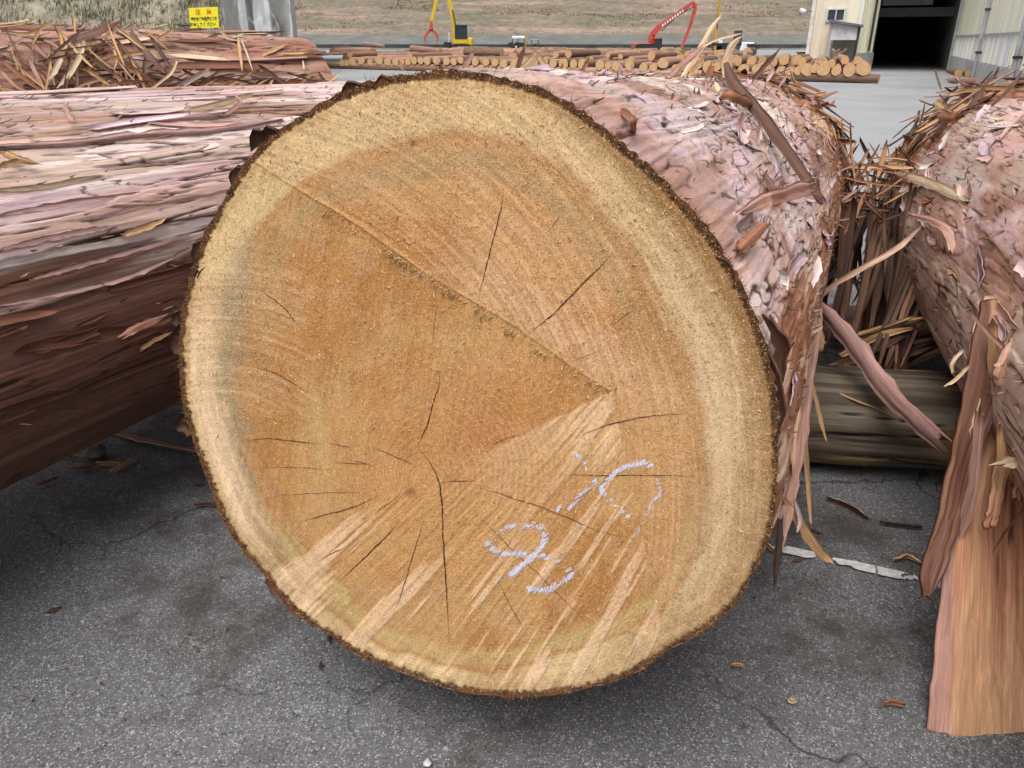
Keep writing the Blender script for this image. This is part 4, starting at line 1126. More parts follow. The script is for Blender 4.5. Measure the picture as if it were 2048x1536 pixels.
# ================================================================== DISTANT LOG YARD
M_end = mat_plain('log_end_wood', srgb(198, 162, 120), 0.85, nscale=2.5, namt=0.22, spec=0.2)
M_fbark = [mat_plain('far_bark', c, 0.85, nscale=3.0, namt=0.35, spec=0.25) for c in (srgb(150, 118, 100), srgb(176, 138, 122), srgb(120, 96, 80))]
def unit_log(seed, mat):
    """unit log along +Y from 0 to 1, radius 1; returns (body mesh, end mesh)"""
    r = np.random.default_rng(seed); n = 20; m = 5
    th = np.linspace(0, 2 * np.pi, n, endpoint=False); wob = 1 + 0.05 * np.cos(th * 2 + seed) + 0.03 * np.sin(th * 3 + seed * 2) + 0.012 * r.normal(size=n)
    t = np.linspace(0, 1, m)
    rad = wob[None, :] * (1 - 0.14 * t)[:, None] * (1 + 0.015 * r.normal(size=(m, n)))
    P = np.stack([rad * np.cos(th), np.broadcast_to(t[:, None], (m, n)), rad * np.sin(th)], -1).reshape(-1, 3)
    me = mesh_np('log_body', P, gridF(m, n, True)[:, ::-1], mat, smooth=True)
    ends = []
    for k, e in ((0, -0.002), (m - 1, 1.0005)):
        q = np.array([1.0, 0.5, 0.001]); R_ = rad[k] * 0.985
        E_ = np.stack([np.outer(q, R_ * np.cos(th)), np.full((3, n), e), np.outer(q, R_ * np.sin(th))], -1).reshape(-1, 3)
        F = gridF(3, n, True)
        ends.append(mesh_np('cut_end', E_, F if k == 0 else F[:, ::-1], M_end))
    return me, ends
ULOG = [unit_log(i, M_fbark[i % 3]) for i in range(5)]
ORD = ['', 'first', 'second', 'third', 'fourth', 'fifth', 'sixth', 'seventh', 'eighth', 'ninth', 'tenth', 'eleventh', 'twelfth', 'thirteenth', 'fourteenth', 'fifteenth', 'sixteenth', 'seventeenth', 'eighteenth', 'nineteenth', 'twentieth']
def far_log(p, r, L_, az, label, group, pitch=0.0, both=False, name='sawlog', roll=None):
    i = random.randrange(5); me, ends = ULOG[i]
    o = bpy.data.objects.new(name, me); COL.objects.link(o)
    o.location = p; o.scale = (r, L_, r)
    o.rotation_euler = (pitch, random.uniform(0, 6.28) if roll is None else roll, 0)
    o.rotation_euler = (Matrix.Rotation(-math.radians(az), 3, 'Z') @ Matrix.Rotation(pitch, 3, 'X') @ Matrix.Rotation(random.uniform(0, 6.28), 3, 'Y')).to_euler()
    tag(o, label, 'log', group)
    for e in (ends if both else ends[:1]):
        c = bpy.data.objects.new('cut_end', e); COL.objects.link(c); c.parent = o
    return o
FA_, FB_ = Gd(690, 138.0)[:3], Gd(1733, 167.0)[:3]
RU = unit(FB_ - FA_); RN = np.array([-RU[1], RU[0], 0]); RN = RN if RN[1] > 0 else -RN
print('rowaz', math.degrees(math.atan2(RN[0], RN[1]))); ROWAZ = 21.0; RN = hdir(ROWAZ)
def onrow(px, py, k=0.0):
    nn = np.array([-RU[1], RU[0], 0]); r = ray(px, py); q = ((FA_ + RN * k - O) @ nn) / (r @ nn); return O + r * q
front = [(684,126,6),(693,127,5),(705,123,7.5),(723,121,7.5),(740,124,6),(758,120,8.5),(775,123,7),(791,124,6.5),(804,124,5.5),(816,124,6),(828,121,7),(841,121,7),(854,121,8),(873,121,8),(893,122,7.5),(907,123,7),(921,120,6.5),(936,122,6.5),(950,123,7.5),(972,124,7),(990,125,7.5),(1007,127,8),(1029,127,8.5),(1050,126,8),(1068,127,8),(1088,125,8),(1106,127,8),(1127,128,10),(1147,128,8),(1165,128,9.5),(1200,130,9.5),(1216,131,7),(1232,132,9),(1259,131,9.5),(1287,134,8.5),(1307,134,8),(1326,126,10.5),(1351,136,7.5),(1365,133,8),(1384,133,12),(1417,134,12),(1434,133,8),(1453,134,11.5),(1487,139,10.5),(1513,139,9.5),(1532,141,9.5),(1560,142,7.8),(1579,142,8.2),(1596,141,8),(1614,139,12),(1630,137,8.5),(1647,139,12.3),(1673,141,9.5),(1699,141,11.8),(1727,137,13.5)]
nfront = len(front)
for i, (px, py, rp) in enumerate(front):
    p = onrow(px, py); rr = rp * p[1] / 1640
    if i < 20: lab = '%s log end from the left in the front row of the distant yard' % ORD[i + 1]
    elif nfront - i <= 20: lab = '%s log end from the right in the front row of the distant yard' % ORD[nfront - i]
    elif i - 19 <= 20: lab = 'log end in the middle of the distant front row, %s after the twentieth from left' % ORD[i - 19]
    far_log(p, rr, random.uniform(3.6, 4.3), ROWAZ + random.uniform(-1, 1), lab, 'sawlogs in the front row of the distant yard')
rr_ = random.Random(5)
# second tier lying on the front row
T2 = sorted(((665,103,7),(700,109,6),(760,112,6),(820,112,6),(1303,112,8),(1568,119,10),(1544,124,10),(1595,120,9),(1503,122,9),(1475,122,9),(1364,114,6),(1374,108,5),(1216,110,5),(1241,113,5),(1137,108,7),(1112,109,6),(1690,120,8),(1716,121,8),(1637,127,8),(1663,127,8),(1604,123,8),(1400,122,8),(1335,124,7),(1262,120,7),(1180,119,7)))
for i, (px, py, rp) in enumerate(T2):
    p = onrow(px, py, 1.2); rr = rp * p[1] / 1640
    far_log(p, rr, 3.9, ROWAZ + rr_.uniform(-3, 3), ('%s log from the left among those lying on top of the distant front row' % ORD[i + 1] if i < 13 else '%s log from the right among those lying on top of the distant front row' % ORD[len(T2) - i]), 'sawlogs on top of the front row')
# a few logs lying almost across, seen from the side
for j, (x0, y0, x1, y1, k, r0) in enumerate(((668,101,745,103,4,0.2),(824,98,882,104,5,0.2),(932,103,1004,106,4,0.22),(960,103,1030,106,9,0.2),(948,124,1005,128,0.4,0.2),(728,87,768,92,20,0.14))):
    a = onrow(x0, y0, k); b_ = onrow(x1, y1, k)
    dd = (b_ - a); L_ = np.linalg.norm(dd); az = math.degrees(math.atan2(dd[0], dd[1]))
    far_log(a, r0, L_, az, ['crosswise log just right of the end of the top left bark log', 'crosswise log under the red grapple of the yellow excavator', 'crosswise log right below the yellow excavator', 'crosswise log below the wheel loader', 'crosswise log low in front, between yellow excavator and wheel loader', 'short crosswise log far back at the left'][j], 'crosswise logs in the distant yard', pitch=math.asin(max(-1, min(1, dd[2] / L_))), both=True)
Lrow = np.linalg.norm(FB_ - FA_)
for row in range(1, 7):
    s = -3.0 + rr_.uniform(0, .3) - row * 1.2
    end = Lrow + 0.2 - (0 if row < 2 else 6)
    while s < end:
        r0 = rr_.uniform(0.15, 0.24) * (1.1 if row < 3 else 1.25)
        p = FA_ + RU * s + RN * (row * 5.2 + rr_.uniform(-.35, .35)) + np.array([0, 0, 0.18 + r0])
        far_log(p, r0, rr_.uniform(3.7, 4.3), ROWAZ + rr_.uniform(-2, 2), 'peeled log lying in the %s row of the distant log yard' % ORD[row + 1], 'sawlogs in the %s row of the distant yard' % ORD[row + 1])
        s += r0 * 2 + rr_.uniform(0.02, .25) + (0 if row < 4 else 0.7)
# dunnage logs under the front row
s = -4.0; i = 0
while s < Lrow:
    L_ = 5.4 if s + 5.4 < Lrow - 0.2 else Lrow - s + 0.35
    p = FA_ + RU * s - RN * 0.0 + np.array([0, 0, 0.15])
    far_log(p + RN * 0.15, 0.15, L_, math.degrees(math.atan2(RU[0], RU[1])), 'grey bearer log lying on the ground under the front row of distant logs', 'bearer logs under the distant front row', both=True, name='bearer_log')
    s += L_ + .05
# small stack by the warehouse wall
for j, (px, py, rp, k) in enumerate(((1961,147,7.5,0),(1980,148,8,0),(1917,146,7,0),(1936,147,6,0))):
    p = Gd(1961, 166) * [1, 1, 0]; q = ray(px, py); kk = ((p - O) @ RN) / (q @ RN); p = O + q * kk
    far_log(p, rp * p[1] / 1640, 2.5, ROWAZ, '%s log of the small stack by the yellow warehouse wall' % ['third', 'rightmost', 'leftmost', 'second'][j], 'small stack by the warehouse wall')
a = Gd(1898, 165); b_ = Gd(2012, 171)
for off in (0, 0.5):
    far_log(a - RN * off + [0, 0, 0.09], 0.09, np.linalg.norm(b_ - a), math.degrees(math.atan2((b_ - a)[0], (b_ - a)[1])), 'low bearer lying under the small stack by the warehouse wall', 'bearers under the small stack', both=True, name='bearer_log')

# ================================================================== MACHINES
M_y = mat_plain('yellow_paint', (0.62, 0.42, 0.03), 0.45, nscale=1.5, namt=0.15)
M_r = mat_plain('red_paint', (0.50, 0.075, 0.06), 0.5, nscale=1.5, namt=0.2)
M_o = mat_plain('amber_paint', (0.50, 0.29, 0.05), 0.5, nscale=1.5, namt=0.2)
M_blk = mat_plain('rubber_black', (0.02, 0.022, 0.024), 0.7)
M_glass = mat_plain('cab_glass', (0.03, 0.045, 0.055), 0.15, spec=0.7)
M_w = mat_plain('white_paint', (0.72, 0.75, 0.80), 0.4)
M_bl = mat_plain('pale_blue_paint', (0.36, 0.45, 0.55), 0.45)
def pbox(mb, x0, y0, x1, y1, Y, dep, off=0.0):
    a = W(x0, y1, Y); b_ = W(x1, y0, Y)
    mb.box(((a[0] + b_[0]) / 2, Y + off, (a[2] + b_[2]) / 2), (abs(b_[0] - a[0]), dep, abs(b_[2] - a[2]))); return mb
def pbeam(mb, pts, ws, Y, dep, off=0.0):
    for i in range(len(pts) - 1):
        a = W(*pts[i], Y) + [0, off, 0]; b_ = W(*pts[i + 1], Y) + [0, off, 0]; s = Y / 1696
        mb.beam(a, b_, dep, ws[i] * s, dep, ws[i + 1] * s)
    return mb
def tracks(t, x0, x1, ytop, ybot, Y, loc, col=M_blk):
    for off in (-1.15, 1.15):
        h = W(x0, ytop, Y)[2]; zb = 0.0
        xa, xb = W(x0, 95, Y)[0], W(x1, 95, Y)[0]; zt = max(h, 0.85); r = zt / 2
        pts = [(xa + r + r * math.cos(q), zb + r + r * math.sin(q)) for q in np.linspace(math.pi / 2, 3 * math.pi / 2, 7)] + [(xb - r + r * math.cos(q), zb + r + r * math.sin(q)) for q in np.linspace(-math.pi / 2, math.pi / 2, 7)]
        MB().prism([(x, Y + off - 0.28, z) for x, z in pts], (0, 0.56, 0)).build('track', col, t, loc=loc)
def grapple_yellow():
    Y = 104; c = W(922, 100, Y); loc = (c[0], Y, 0)
    t = thing('material_handler', 'yellow excavator with a raised two-part boom holding a red grapple', 'excavator', loc)
    tracks(t, 905, 940, 94, 104, Y, loc)
    pbox(MB(), 908, 91, 942, 96, Y, 2.4).build('turntable', M_blk, t, loc=loc)
    pbox(MB(), 909, 77, 936, 92, Y, 2.6).build('engine_body', M_y, t, bevel=.08, loc=loc)
    pbox(MB(), 935, 75, 946, 91, Y, 2.5).build('counterweight', M_y, t, bevel=.15, loc=loc)
    cab = pbox(MB(), 912, 51, 934, 78, Y, 1.2, -0.7).build('cab', M_glass, t, bevel=.08, loc=loc)
    m = MB()
    for x in (912, 923, 934): pbox(m, x - .6, 51, x + .6, 78, Y, 1.26, -0.7)
    pbox(m, 911, 50, 935, 52, Y, 1.3, -0.7); pbox(m, 911, 76, 935, 78, Y, 1.3, -.7)
    m.build('cab_frame', M_dark, cab, loc=loc)
    pbeam(MB(), [(907, 88), (909, 50), (900, 8), (890, -45)], [8, 9, 8, 6], Y, .55, 0.3).build('boom', M_y, t, loc=loc)
    pbeam(MB(), [(890, -45), (878, -20), (870, 10), (862, 46)], [6, 7, 7, 6], Y, .45, 0.3).build('stick', M_y, t, loc=loc)
    pbeam(MB(), [(913, 60), (905, 20)], [2, 2], Y, .15, -.1).build('boom_cylinder', M_dark, t, loc=loc)
    m = MB(); pbeam(m, [(862, 42), (862, 62)], [5, 7], Y, .5, .3); g_ = m.build('grapple', M_r, t, loc=loc)
    for s in (-1, 1):
        pbeam(MB(), [(862 + s * 1, 60), (862 + s * 8, 66), (862 + s * 13, 74), (862 + s * 12, 86)], [5, 5, 4, 1.5], Y, .5, .3).build('claw', M_r, g_, loc=loc)
    pbox(MB(), 889, 84, 903, 96, Y, 1.2, -.5).build('front_step', M_blk, t, bevel=.06, loc=loc)
    pbeam(MB(), [(898, 84), (899, 64)], [1.4, 1.4], Y, .1, -.5).build('exhaust', M_w, t, loc=loc)
grapple_yellow()
def red_crane():
    Y = 100; c = W(1290, 100, Y); loc = (c[0], Y, 0)
    t = thing('excavator', 'red long reach excavator with raised boom and hanging stick', 'excavator', loc)
    tracks(t, 1266, 1322, 99, 106, Y, loc)
    pbox(MB(), 1268, 96, 1318, 101, Y, 2.4).build('turntable', M_dark, t, loc=loc)
    pbox(MB(), 1265, 86, 1299, 97, Y, 2.6).build('engine_body', M_r, t, bevel=.1, loc=loc)
    cab = pbox(MB(), 1306, 76, 1320, 97, Y, 1.2, -.7).build('cab', M_glass, t, bevel=.08, loc=loc)
    m = MB()
    for x in (1306, 1320): pbox(m, x - .8, 76, x + .8, 97, Y, 1.28, -.7)
    pbox(m, 1305, 75, 1321, 77.5, Y, 1.3, -.7); m.build('cab_frame', M_r, cab, loc=loc)
    b = pbeam(MB(), [(1302, 95), (1304, 70), (1318, 55), (1350, 32), (1386, 5)], [10, 11, 10, 8, 6], Y, .6, .2).build('boom', M_r, t, loc=loc)
    m = MB()
    for i in range(9):
        q = i / 8; x = 1325 + 40 * q; y = 50.5 - 28.5 * q
        a = W(x, y, Y) + [0, -.16, 0]
        m.box(a, (.16, .03, .30))
    m.build('boom_lettering', M_w, b, loc=loc)
    pbeam(MB(), [(1386, 4), (1392, 14), (1382, 50), (1362, 100)], [6, 6, 5, 4], Y, .45, .2).build('stick', M_r, t, loc=loc)
    pbeam(MB(), [(1322, 62), (1350, 36)], [1.6, 1.6], Y, .15, -.2).build('boom_cylinder', M_dark, t, loc=loc)
    pbeam(MB(), [(1358, 30), (1385, 14)], [1.6, 1.6], Y, .15, -.2).build('stick_cylinder', M_dark, t, loc=loc)
    pbox(MB(), 1357, 97, 1366, 105, Y, .8, .2).build('grapple', M_dark, t, bevel=.05, loc=loc)
red_crane()
def amber():
    Y = 95; c = W(1425, 100, Y); loc = (c[0], Y, 0)
    t = thing('loader_crane', 'amber crane with a tall thin upright boom beside the white truck', 'crane', loc)
    pbox(MB(), 1406, 105, 1442, 111, Y, 2.0).build('undercarriage', M_blk, t, bevel=.06, loc=loc)
    pbox(MB(), 1413, 102, 1428, 106, Y, 1.6).build('platform', M_o, t, loc=loc)
    cab = MB()
    for x in (1412, 1426): pbox(cab, x - .8, 83, x + .8, 103, Y, 1.2)
    pbox(cab, 1411, 82, 1427, 84, Y, 1.3); cab.build('cab_frame', M_o, t, loc=loc)
    pbox(MB(), 1427, 96, 1441, 104, Y, 1.4).build('engine_body', M_y, t, bevel=.06, loc=loc)
    pbeam(MB(), [(1429, 102), (1432, 60), (1438, 20), (1444, -20)], [6, 6, 4, 3], Y, .35, .2).build('boom', M_o, t, loc=loc)
    pbeam(MB(), [(1434, 58), (1436, 30)], [1.6, 1.6], Y, .14, -.1).build('hydraulic_line', M_dark, t, loc=loc)
    # signboard far behind
    Y2 = 112; q = W(1441, 85, Y2); t2 = thing('notice_board', 'tiny white square board standing behind the amber crane', 'sign', (q[0], Y2, 0))
    pbox(MB(), 1437, 80, 1445, 87, Y2, .06).build('board', M_w, t2, loc=(q[0], Y2, 0))
    MB().box((q[0], Y2 + .06, q[2] / 2), (.08, .08, q[2])).build('post', M_dark, t2, loc=(q[0], Y2, 0))
amber()
def truck():
    Y = 84; c = W(1490, 110, Y); loc = (c[0], Y, 0)
    t = thing('truck', 'white cab-over truck standing behind the distant log rows', 'truck', loc)
    P = [W(x, y, Y) - [0, 1.1, 0] for x, y in ((1473, 116), (1474, 101), (1478, 86), (1484, 84), (1503, 85), (1507, 96), (1509, 106), (1508, 116))]
    cab = MB().prism(P, (0, 2.2, 0)).build('cab', M_w, t, bevel=.06, loc=loc)
    P = [W(x, y, Y) - [0, 1.14, 0] for x, y in ((1487, 88), (1500, 88), (1503, 96), (1501, 101), (1490, 98))]
    MB().prism(P, (0, .03, 0)).build('side_window', M_glass, cab, loc=loc)
    P = [W(x, y, Y) for x, y in ((1504, 87), (1508, 98))]
    MB().box((P[0] + P[1]) / 2 + [0.02, 0, 0], (.06, 1.9, .65)).build('windscreen', M_glass, cab, loc=loc)
    MB().box(W(1511, 93, Y) + [0, -1.1, 0], (.08, .2, .4)).build('mirror', M_blk, cab, loc=loc)
    m = MB(); x0 = W(1425, 116, Y)[0]; x1 = W(1476, 116, Y)[0]
    m.box(((x0 + x1) / 2, Y, .85), (x1 - x0, 2.1, .25)); m.build('chassis', M_blk, t, loc=loc)
    MB().box((x1 - 0.25, Y, 1.55), (.3, 2.0, 1.1)).build('headboard', mat_plain('navy', (.03, .05, .12), .5), t, loc=loc)
    for xx in (W(1496, 116, Y)[0], x0 + 1.0):
        for s in (-1, 1):
            MB().tube([(xx, Y + s * 1.1 - .14, .46), (xx, Y + s * 1.1 + .14, .46)], .46, 14).build('wheel', M_blk, t, loc=loc)
    MB().box(W(1503, 108, Y) + [0, -1.13, 0], (.4, .05, .12)).build('headlight', mat_plain('lamp_glass', (.6, .6, .6), .2), cab, loc=loc)
truck()
def loaders():
    Y = 100; c = W(1033, 98, Y); loc = (c[0], Y, 0)
    t = thing('wheel_loader', 'pale yellow wheel loader with a white roofed open cab', 'loader', loc)
    pbox(MB(), 1017, 92, 1046, 100, Y, 1.8).build('body', mat_plain('pale_yellow', (.62, .58, .3), .5), t, bevel=.1, loc=loc)
    pbox(MB(), 1024, 72, 1050, 78, Y, 1.7).build('cab_roof', M_w, t, bevel=.08, loc=loc)
    m = MB()
    for x in (1025, 1036, 1048): pbox(m, x - .8, 77, x + .8, 93, Y, 1.5)
    m.build('cab_post', M_dark, t, loc=loc)
    pbox(MB(), 1030, 85, 1040, 93, Y, .7).build('seat', M_dark, t, loc=loc)
    pbeam(MB(), [(1046, 96), (1053, 88), (1053, 66)], [3, 3, 2.5], Y, .4).build('mast', M_o, t, loc=loc)
    for x in (1022, 1042):
        for s in (-1, 1):
            q = W(x, 100, Y)[0]; MB().tube([(q, Y + s * .9 - .15, .5), (q, Y + s * .9 + .15, .5)], .5, 12).build('wheel', M_blk, t, loc=loc)
    Y = 102; c = W(1074, 98, Y); loc = (c[0], Y, 0)
    t = thing('forklift', 'small pale blue forklift with a thin roof frame beside the wheel loader', 'forklift', loc)
    pbox(MB(), 1066, 94, 1088, 101, Y, 1.4).build('body', M_bl, t, bevel=.08, loc=loc)
    pbox(MB(), 1063, 78, 1077, 80, Y, 1.2).build('overhead_guard', M_bl, t, loc=loc)
    m = MB()
    for x in (1063.5, 1076.5): pbox(m, x - .6, 80, x + .6, 95, Y, 1.1)
    m.build('guard_post', M_dark, t, loc=loc)
    pbox(MB(), 1067, 88, 1073, 95, Y, .6).build('seat', M_dark, t, loc=loc)
    for x in (1069, 1084):
        for s in (-1, 1):
            q = W(x, 100, Y)[0]; MB().tube([(q, Y + s * .65 - .1, .35), (q, Y + s * .65 + .1, .35)], .35, 12).build('wheel', M_blk, t, loc=loc)
    # small yellow machine by the building corner
    Y = 46; c = W(1603, 112, Y); loc = (c[0], Y, 0)
    t = thing('fuel_box', 'small amber steel box standing left of the warehouse corner', 'box', loc)
    pbox(MB(), 1596, 105, 1609, 119, Y, .6).build('box_body', M_o, t, bevel=.03, loc=loc)
    pbox(MB(), 1595.5, 104, 1609.5, 105.4, Y, .66).build('lid', M_dark, t, loc=loc)
    for x in (1597, 1608):
        MB().box((W(x, 119, Y)[0], Y, W(x, 119, Y)[2] / 2), (.06, .5, W(x, 119, Y)[2])).build('leg', M_dark, t, loc=loc)
loaders()

# ================================================================== WARNING SIGN
def sign():
    Y = 25.6
    A_ = W(377, 16, Y); B_ = W(435, 13.5, Y); C_ = W(438, 55, Y); D_ = W(381, 56.5, Y)
    c = (A_ + B_ + C_ + D_) / 4; loc = (c[0], Y, 0)
    t = thing('warning_sign', 'yellow caution board with red and black Japanese writing before the concrete wall', 'sign', loc)
    my = mat_plain('sign_yellow', (0.80, 0.72, 0.02), 0.5, nscale=2, namt=0.05)
    bd = MB().prism([A_, B_, C_, D_], (0, .03, 0)).build('board', my, t, loc=loc)
    for k in (.15, .85):
        x = A_[0] + (B_[0] - A_[0]) * k
        MB().box((x, Y + .07, (A_[2] - .05) / 2), (.05, .05, A_[2] - .05)).build('post', M_trim, t, loc=loc)
    ux = unit(B_ - A_); uz = unit(A_ - D_); Wd = np.linalg.norm(B_ - A_); Hh = np.linalg.norm(A_ - D_)
    for txt, size, fx, fz, mt in (('注　意', .30, .5, .76, mat_plain('sign_red', (.62, .09, .03), .6, namt=.05)), ('場内作業中危険につき', .215, .5, .42, M_blk), ('注意してください', .215, .44, .15, M_blk)):
        cu = bpy.data.curves.new('txt', 'FONT'); cu.body = txt; cu.size = size * Hh; cu.align_x = 'CENTER'; cu.align_y = 'CENTER'; cu.offset = 0.004
        tmp = bpy.data.objects.new('tmp', cu); COL.objects.link(tmp); bpy.context.view_layer.update()
        me = bpy.data.meshes.new_from_object(tmp.evaluated_get(bpy.context.evaluated_depsgraph_get()))
        bpy.data.objects.remove(tmp)
        n = len(me.vertices); co = np.zeros(n * 3, np.float32); me.vertices.foreach_get('co', co); co = co.reshape(-1, 3)
        if n:
            wid = co[:, 0].max() - co[:, 0].min(); k = min(1.0, Wd * .9 / wid)
            P = D_ + ux * (Wd * fx) + uz * (Hh * fz) + co[:, :1] * k * ux + co[:, 1:2] * uz + np.array([0, -.006, 0]) - np.array(loc)
            me.vertices.foreach_set('co', P.astype(np.float32).ravel()); me.update()
            me.materials.clear(); me.materials.append(mt)
            link('lettering', me, bd, loc)
sign()
# flood lamp on the warehouse corner
q = W(1612, 22, 33)
t = thing('floodlight', 'small round white floodlight fixed to the left corner of the warehouse', 'lamp', tuple(q))
MB().tube([q + [-.22, -.1, -.02], q + [0, 0, 0]], .13, 12, .05).build('lamp_head', M_w, t, smooth=True, loc=tuple(q))
MB().beam(q, q + [.35, .4, 0], .05, .05).build('bracket', M_trim, t, loc=tuple(q))

# ================================================================== BEARER LOG UNDER THE NEAR LOGS
def dunnage():
    p0 = Gd(1750, 925); u = np.array([AXD[1], -AXD[0], 0])
    u = unit(W(1900, 850, p0[1] - 0.05)[:3] * [1, 1, 0] - W(1620, 850, p0[1] + 0.02) * [1, 1, 0])
    R_ = 0.16
    a = p0 - u * 0.62; b_ = p0 + u * 1.1; a[2] = b_[2] = R_ + .002
    t = thing('bearer_log', 'weathered grey bearer log with a knot lying on the asphalt between the big logs', 'log', (a[0], a[1], 0))
    nt, nh = 420, 200
    T, TH = np.meshgrid(np.linspace(0, 1, nt), np.linspace(0, 2 * np.pi, nh, endpoint=False), indexing='ij')
    Lg = np.linalg.norm(b_ - a); v = T * Lg; cx, cy = np.cos(TH) * R_, np.sin(TH) * R_
    kd = np.exp(-(((v - 0.72) / .05) ** 2 + ((TH - 4.75) / .35) ** 2))     # knot
    wv = 0.05 * np.exp(-(((v - 0.72) / .16) ** 2)) * np.sign(TH - 4.75) * np.exp(-np.abs(TH - 4.75) / .5)
    g = fbm((cx + wv) * 34 + 9, (cy + wv) * 34 + 9, v * 1.6, seed=501, octv=4)
    g2 = fbm(cx * 7 + 9, cy * 7 + 9, v * 2.2, seed=505, octv=3)
    cr = np.abs(fbm((cx + wv) * 22 + 19, (cy + wv) * 22 + 9, v * .8, seed=507, octv=3) - .5)
    h = 0.040 * (g2 - .5) + 0.010 * (g - .5) - 0.012 * (1 - sst(.004, .03, cr)) + 0.018 * kd
    c = mixc(np.broadcast_to(srgb(112, 100, 86), TH.shape + (3,)), srgb(70, 58, 46), sst(.4, .6, g))
    c = mixc(c, srgb(168, 138, 84), sst(.52, .64, g2) * .55); c = mixc(c, srgb(34, 28, 24), 1 - sst(.004, .022, cr)); c = mixc(c, srgb(40, 32, 26), np.clip(kd * 1.4 - .3, 0, 1))
    s = np.cross(u, [0, 0, 1.0]); zz = np.array([0, 0, 1.0])
    taper = (1 - 0.12 * T)
    P = a + u * (T * Lg)[..., None] + ((R_ * taper + h) * np.cos(TH))[..., None] * zz + ((R_ * taper + h) * np.sin(TH))[..., None] * s
    link('bearer_wood', mesh_np('bearer_wood', (P - [a[0], a[1], 0]).reshape(-1, 3), gridF(nt, nh, True), M_bark, cols=c.reshape(-1, 3), uvs=np.stack([TH * R_, 0 * T, v], -1).reshape(-1, 3)), t, (a[0], a[1], 0))
    for k, nm in ((0, 'end'), (-1, 'end')):
        ring = P[k]; cc = ring.mean(0); V = np.concatenate([ring, cc + (ring - cc) * .5, cc + (ring - cc) * .01])
        link('sawn_end', mesh_np('sawn_end', V - [a[0], a[1], 0], gridF(3, nh, True), M_bark, cols=np.broadcast_to(srgb(120, 104, 84), (len(V), 3)).copy(), uvs=V * .3), t, (a[0], a[1], 0))
    # rear bearer, mostly hidden
    q = p0 + AXD * 1.15 - u * 2.6; q[2] = .09
    t2 = far_log(q, .088, 4.6, math.degrees(math.atan2(u[0], u[1])), 'second bearer log in the shade farther back under the big logs', None, name='bearer_log', both=True)
    q = L1.A + L1.d * 2.75 - u * 0.0; q = q * [1, 1, 0] + [0, 0, .085]
    far_log(q - u * .75, .084, 1.1, math.degrees(math.atan2(u[0], u[1])), 'bearer log in the dark under the left pinkish log', None, name='bearer_log', both=True)
dunnage()

# ================================================================== TORN BARK
def hit(log, px, py, lift=0.0):
    """where the line of sight meets the log (or passes nearest to it)"""
    r = unit(ray(px, py)); R_ = (log.ra + log.rb) / 2
    for _ in range(3):
        oc = O - log.A
        rp = r - (r @ log.d) * log.d; op = oc - (oc @ log.d) * log.d
        a = rp @ rp; b2 = rp @ op; c = op @ op - (R_ + lift) ** 2; dsc = b2 * b2 - a * c
        k = (-b2 - math.sqrt(dsc)) / a if dsc > 0 else -b2 / a
        P = O + r * k; tt = min(1, max(0, (P - log.A) @ log.d / log.L)); R_ = log.ra + (log.rb - log.ra) * tt
    cc = log.A + log.d * ((P - log.A) @ log.d)
    return P, unit(P - cc)
def spec(log, pix, wpx, tone, lifts=None, seed=0, thick=0.003, Ys=None, taper=(.7, .3), curl=.2, m=12, rag=.12, twist=0.0, nc=None, name='bark_strip', top=None):
    nc = (7 if wpx > 24 else 5 if wpx > 12 else 3) if nc is None else nc
    pts, sides = [], []
    n = len(pix)
    for i, (x, y) in enumerate(pix):
        if Ys is not None: P = W(x, y, Ys[i] if not isinstance(Ys, (int, float)) else Ys)
        else: P, _ = hit(log, x, y, 0.0 if lifts is None else (lifts[i] if not isinstance(lifts, (int, float)) else lifts))
        pts.append(P)
    pts = np.array(pts); d = np.gradient(pts, axis=0)
    vd = unit(pts - O)
    sides = -unit(np.cross(d, vd))
    a = np.linspace(0, twist, n)[:, None]
    sides = sides * np.cos(a) + vd * np.sin(a)
    dep = ((pts - O) @ np.array([0, cp, -sp])).mean()
    w = wpx * dep / FPX
    col, col2 = tone
    if top is not None:
        return strip(name, pts, w, sides, None, (0, 0, 0), col=col, col2=col2, thick=thick, m=m, nc=nc, curl=curl, rag=rag, taper=taper, seed=seed)
    return strip(name, pts, w, sides, log.root, log.base, col=col, col2=col2, thick=thick, m=m, nc=nc, curl=curl, rag=rag, taper=taper, seed=seed)
def s_(a, b, c): return srgb(a, b, c)
T_pale = (s_(206, 182, 150), s_(204, 174, 136)); T_rose = (s_(170, 132, 118), s_(148, 106, 84)); T_lil = (s_(184, 156, 156), s_(156, 118, 102))
T_tan = (s_(188, 148, 108), s_(166, 124, 88)); T_dk = (s_(100, 72, 58), s_(88, 62, 50)); T_rust = (s_(146, 98, 72), s_(130, 86, 62)); T_bk = (s_(64, 44, 36), s_(60, 42, 34))
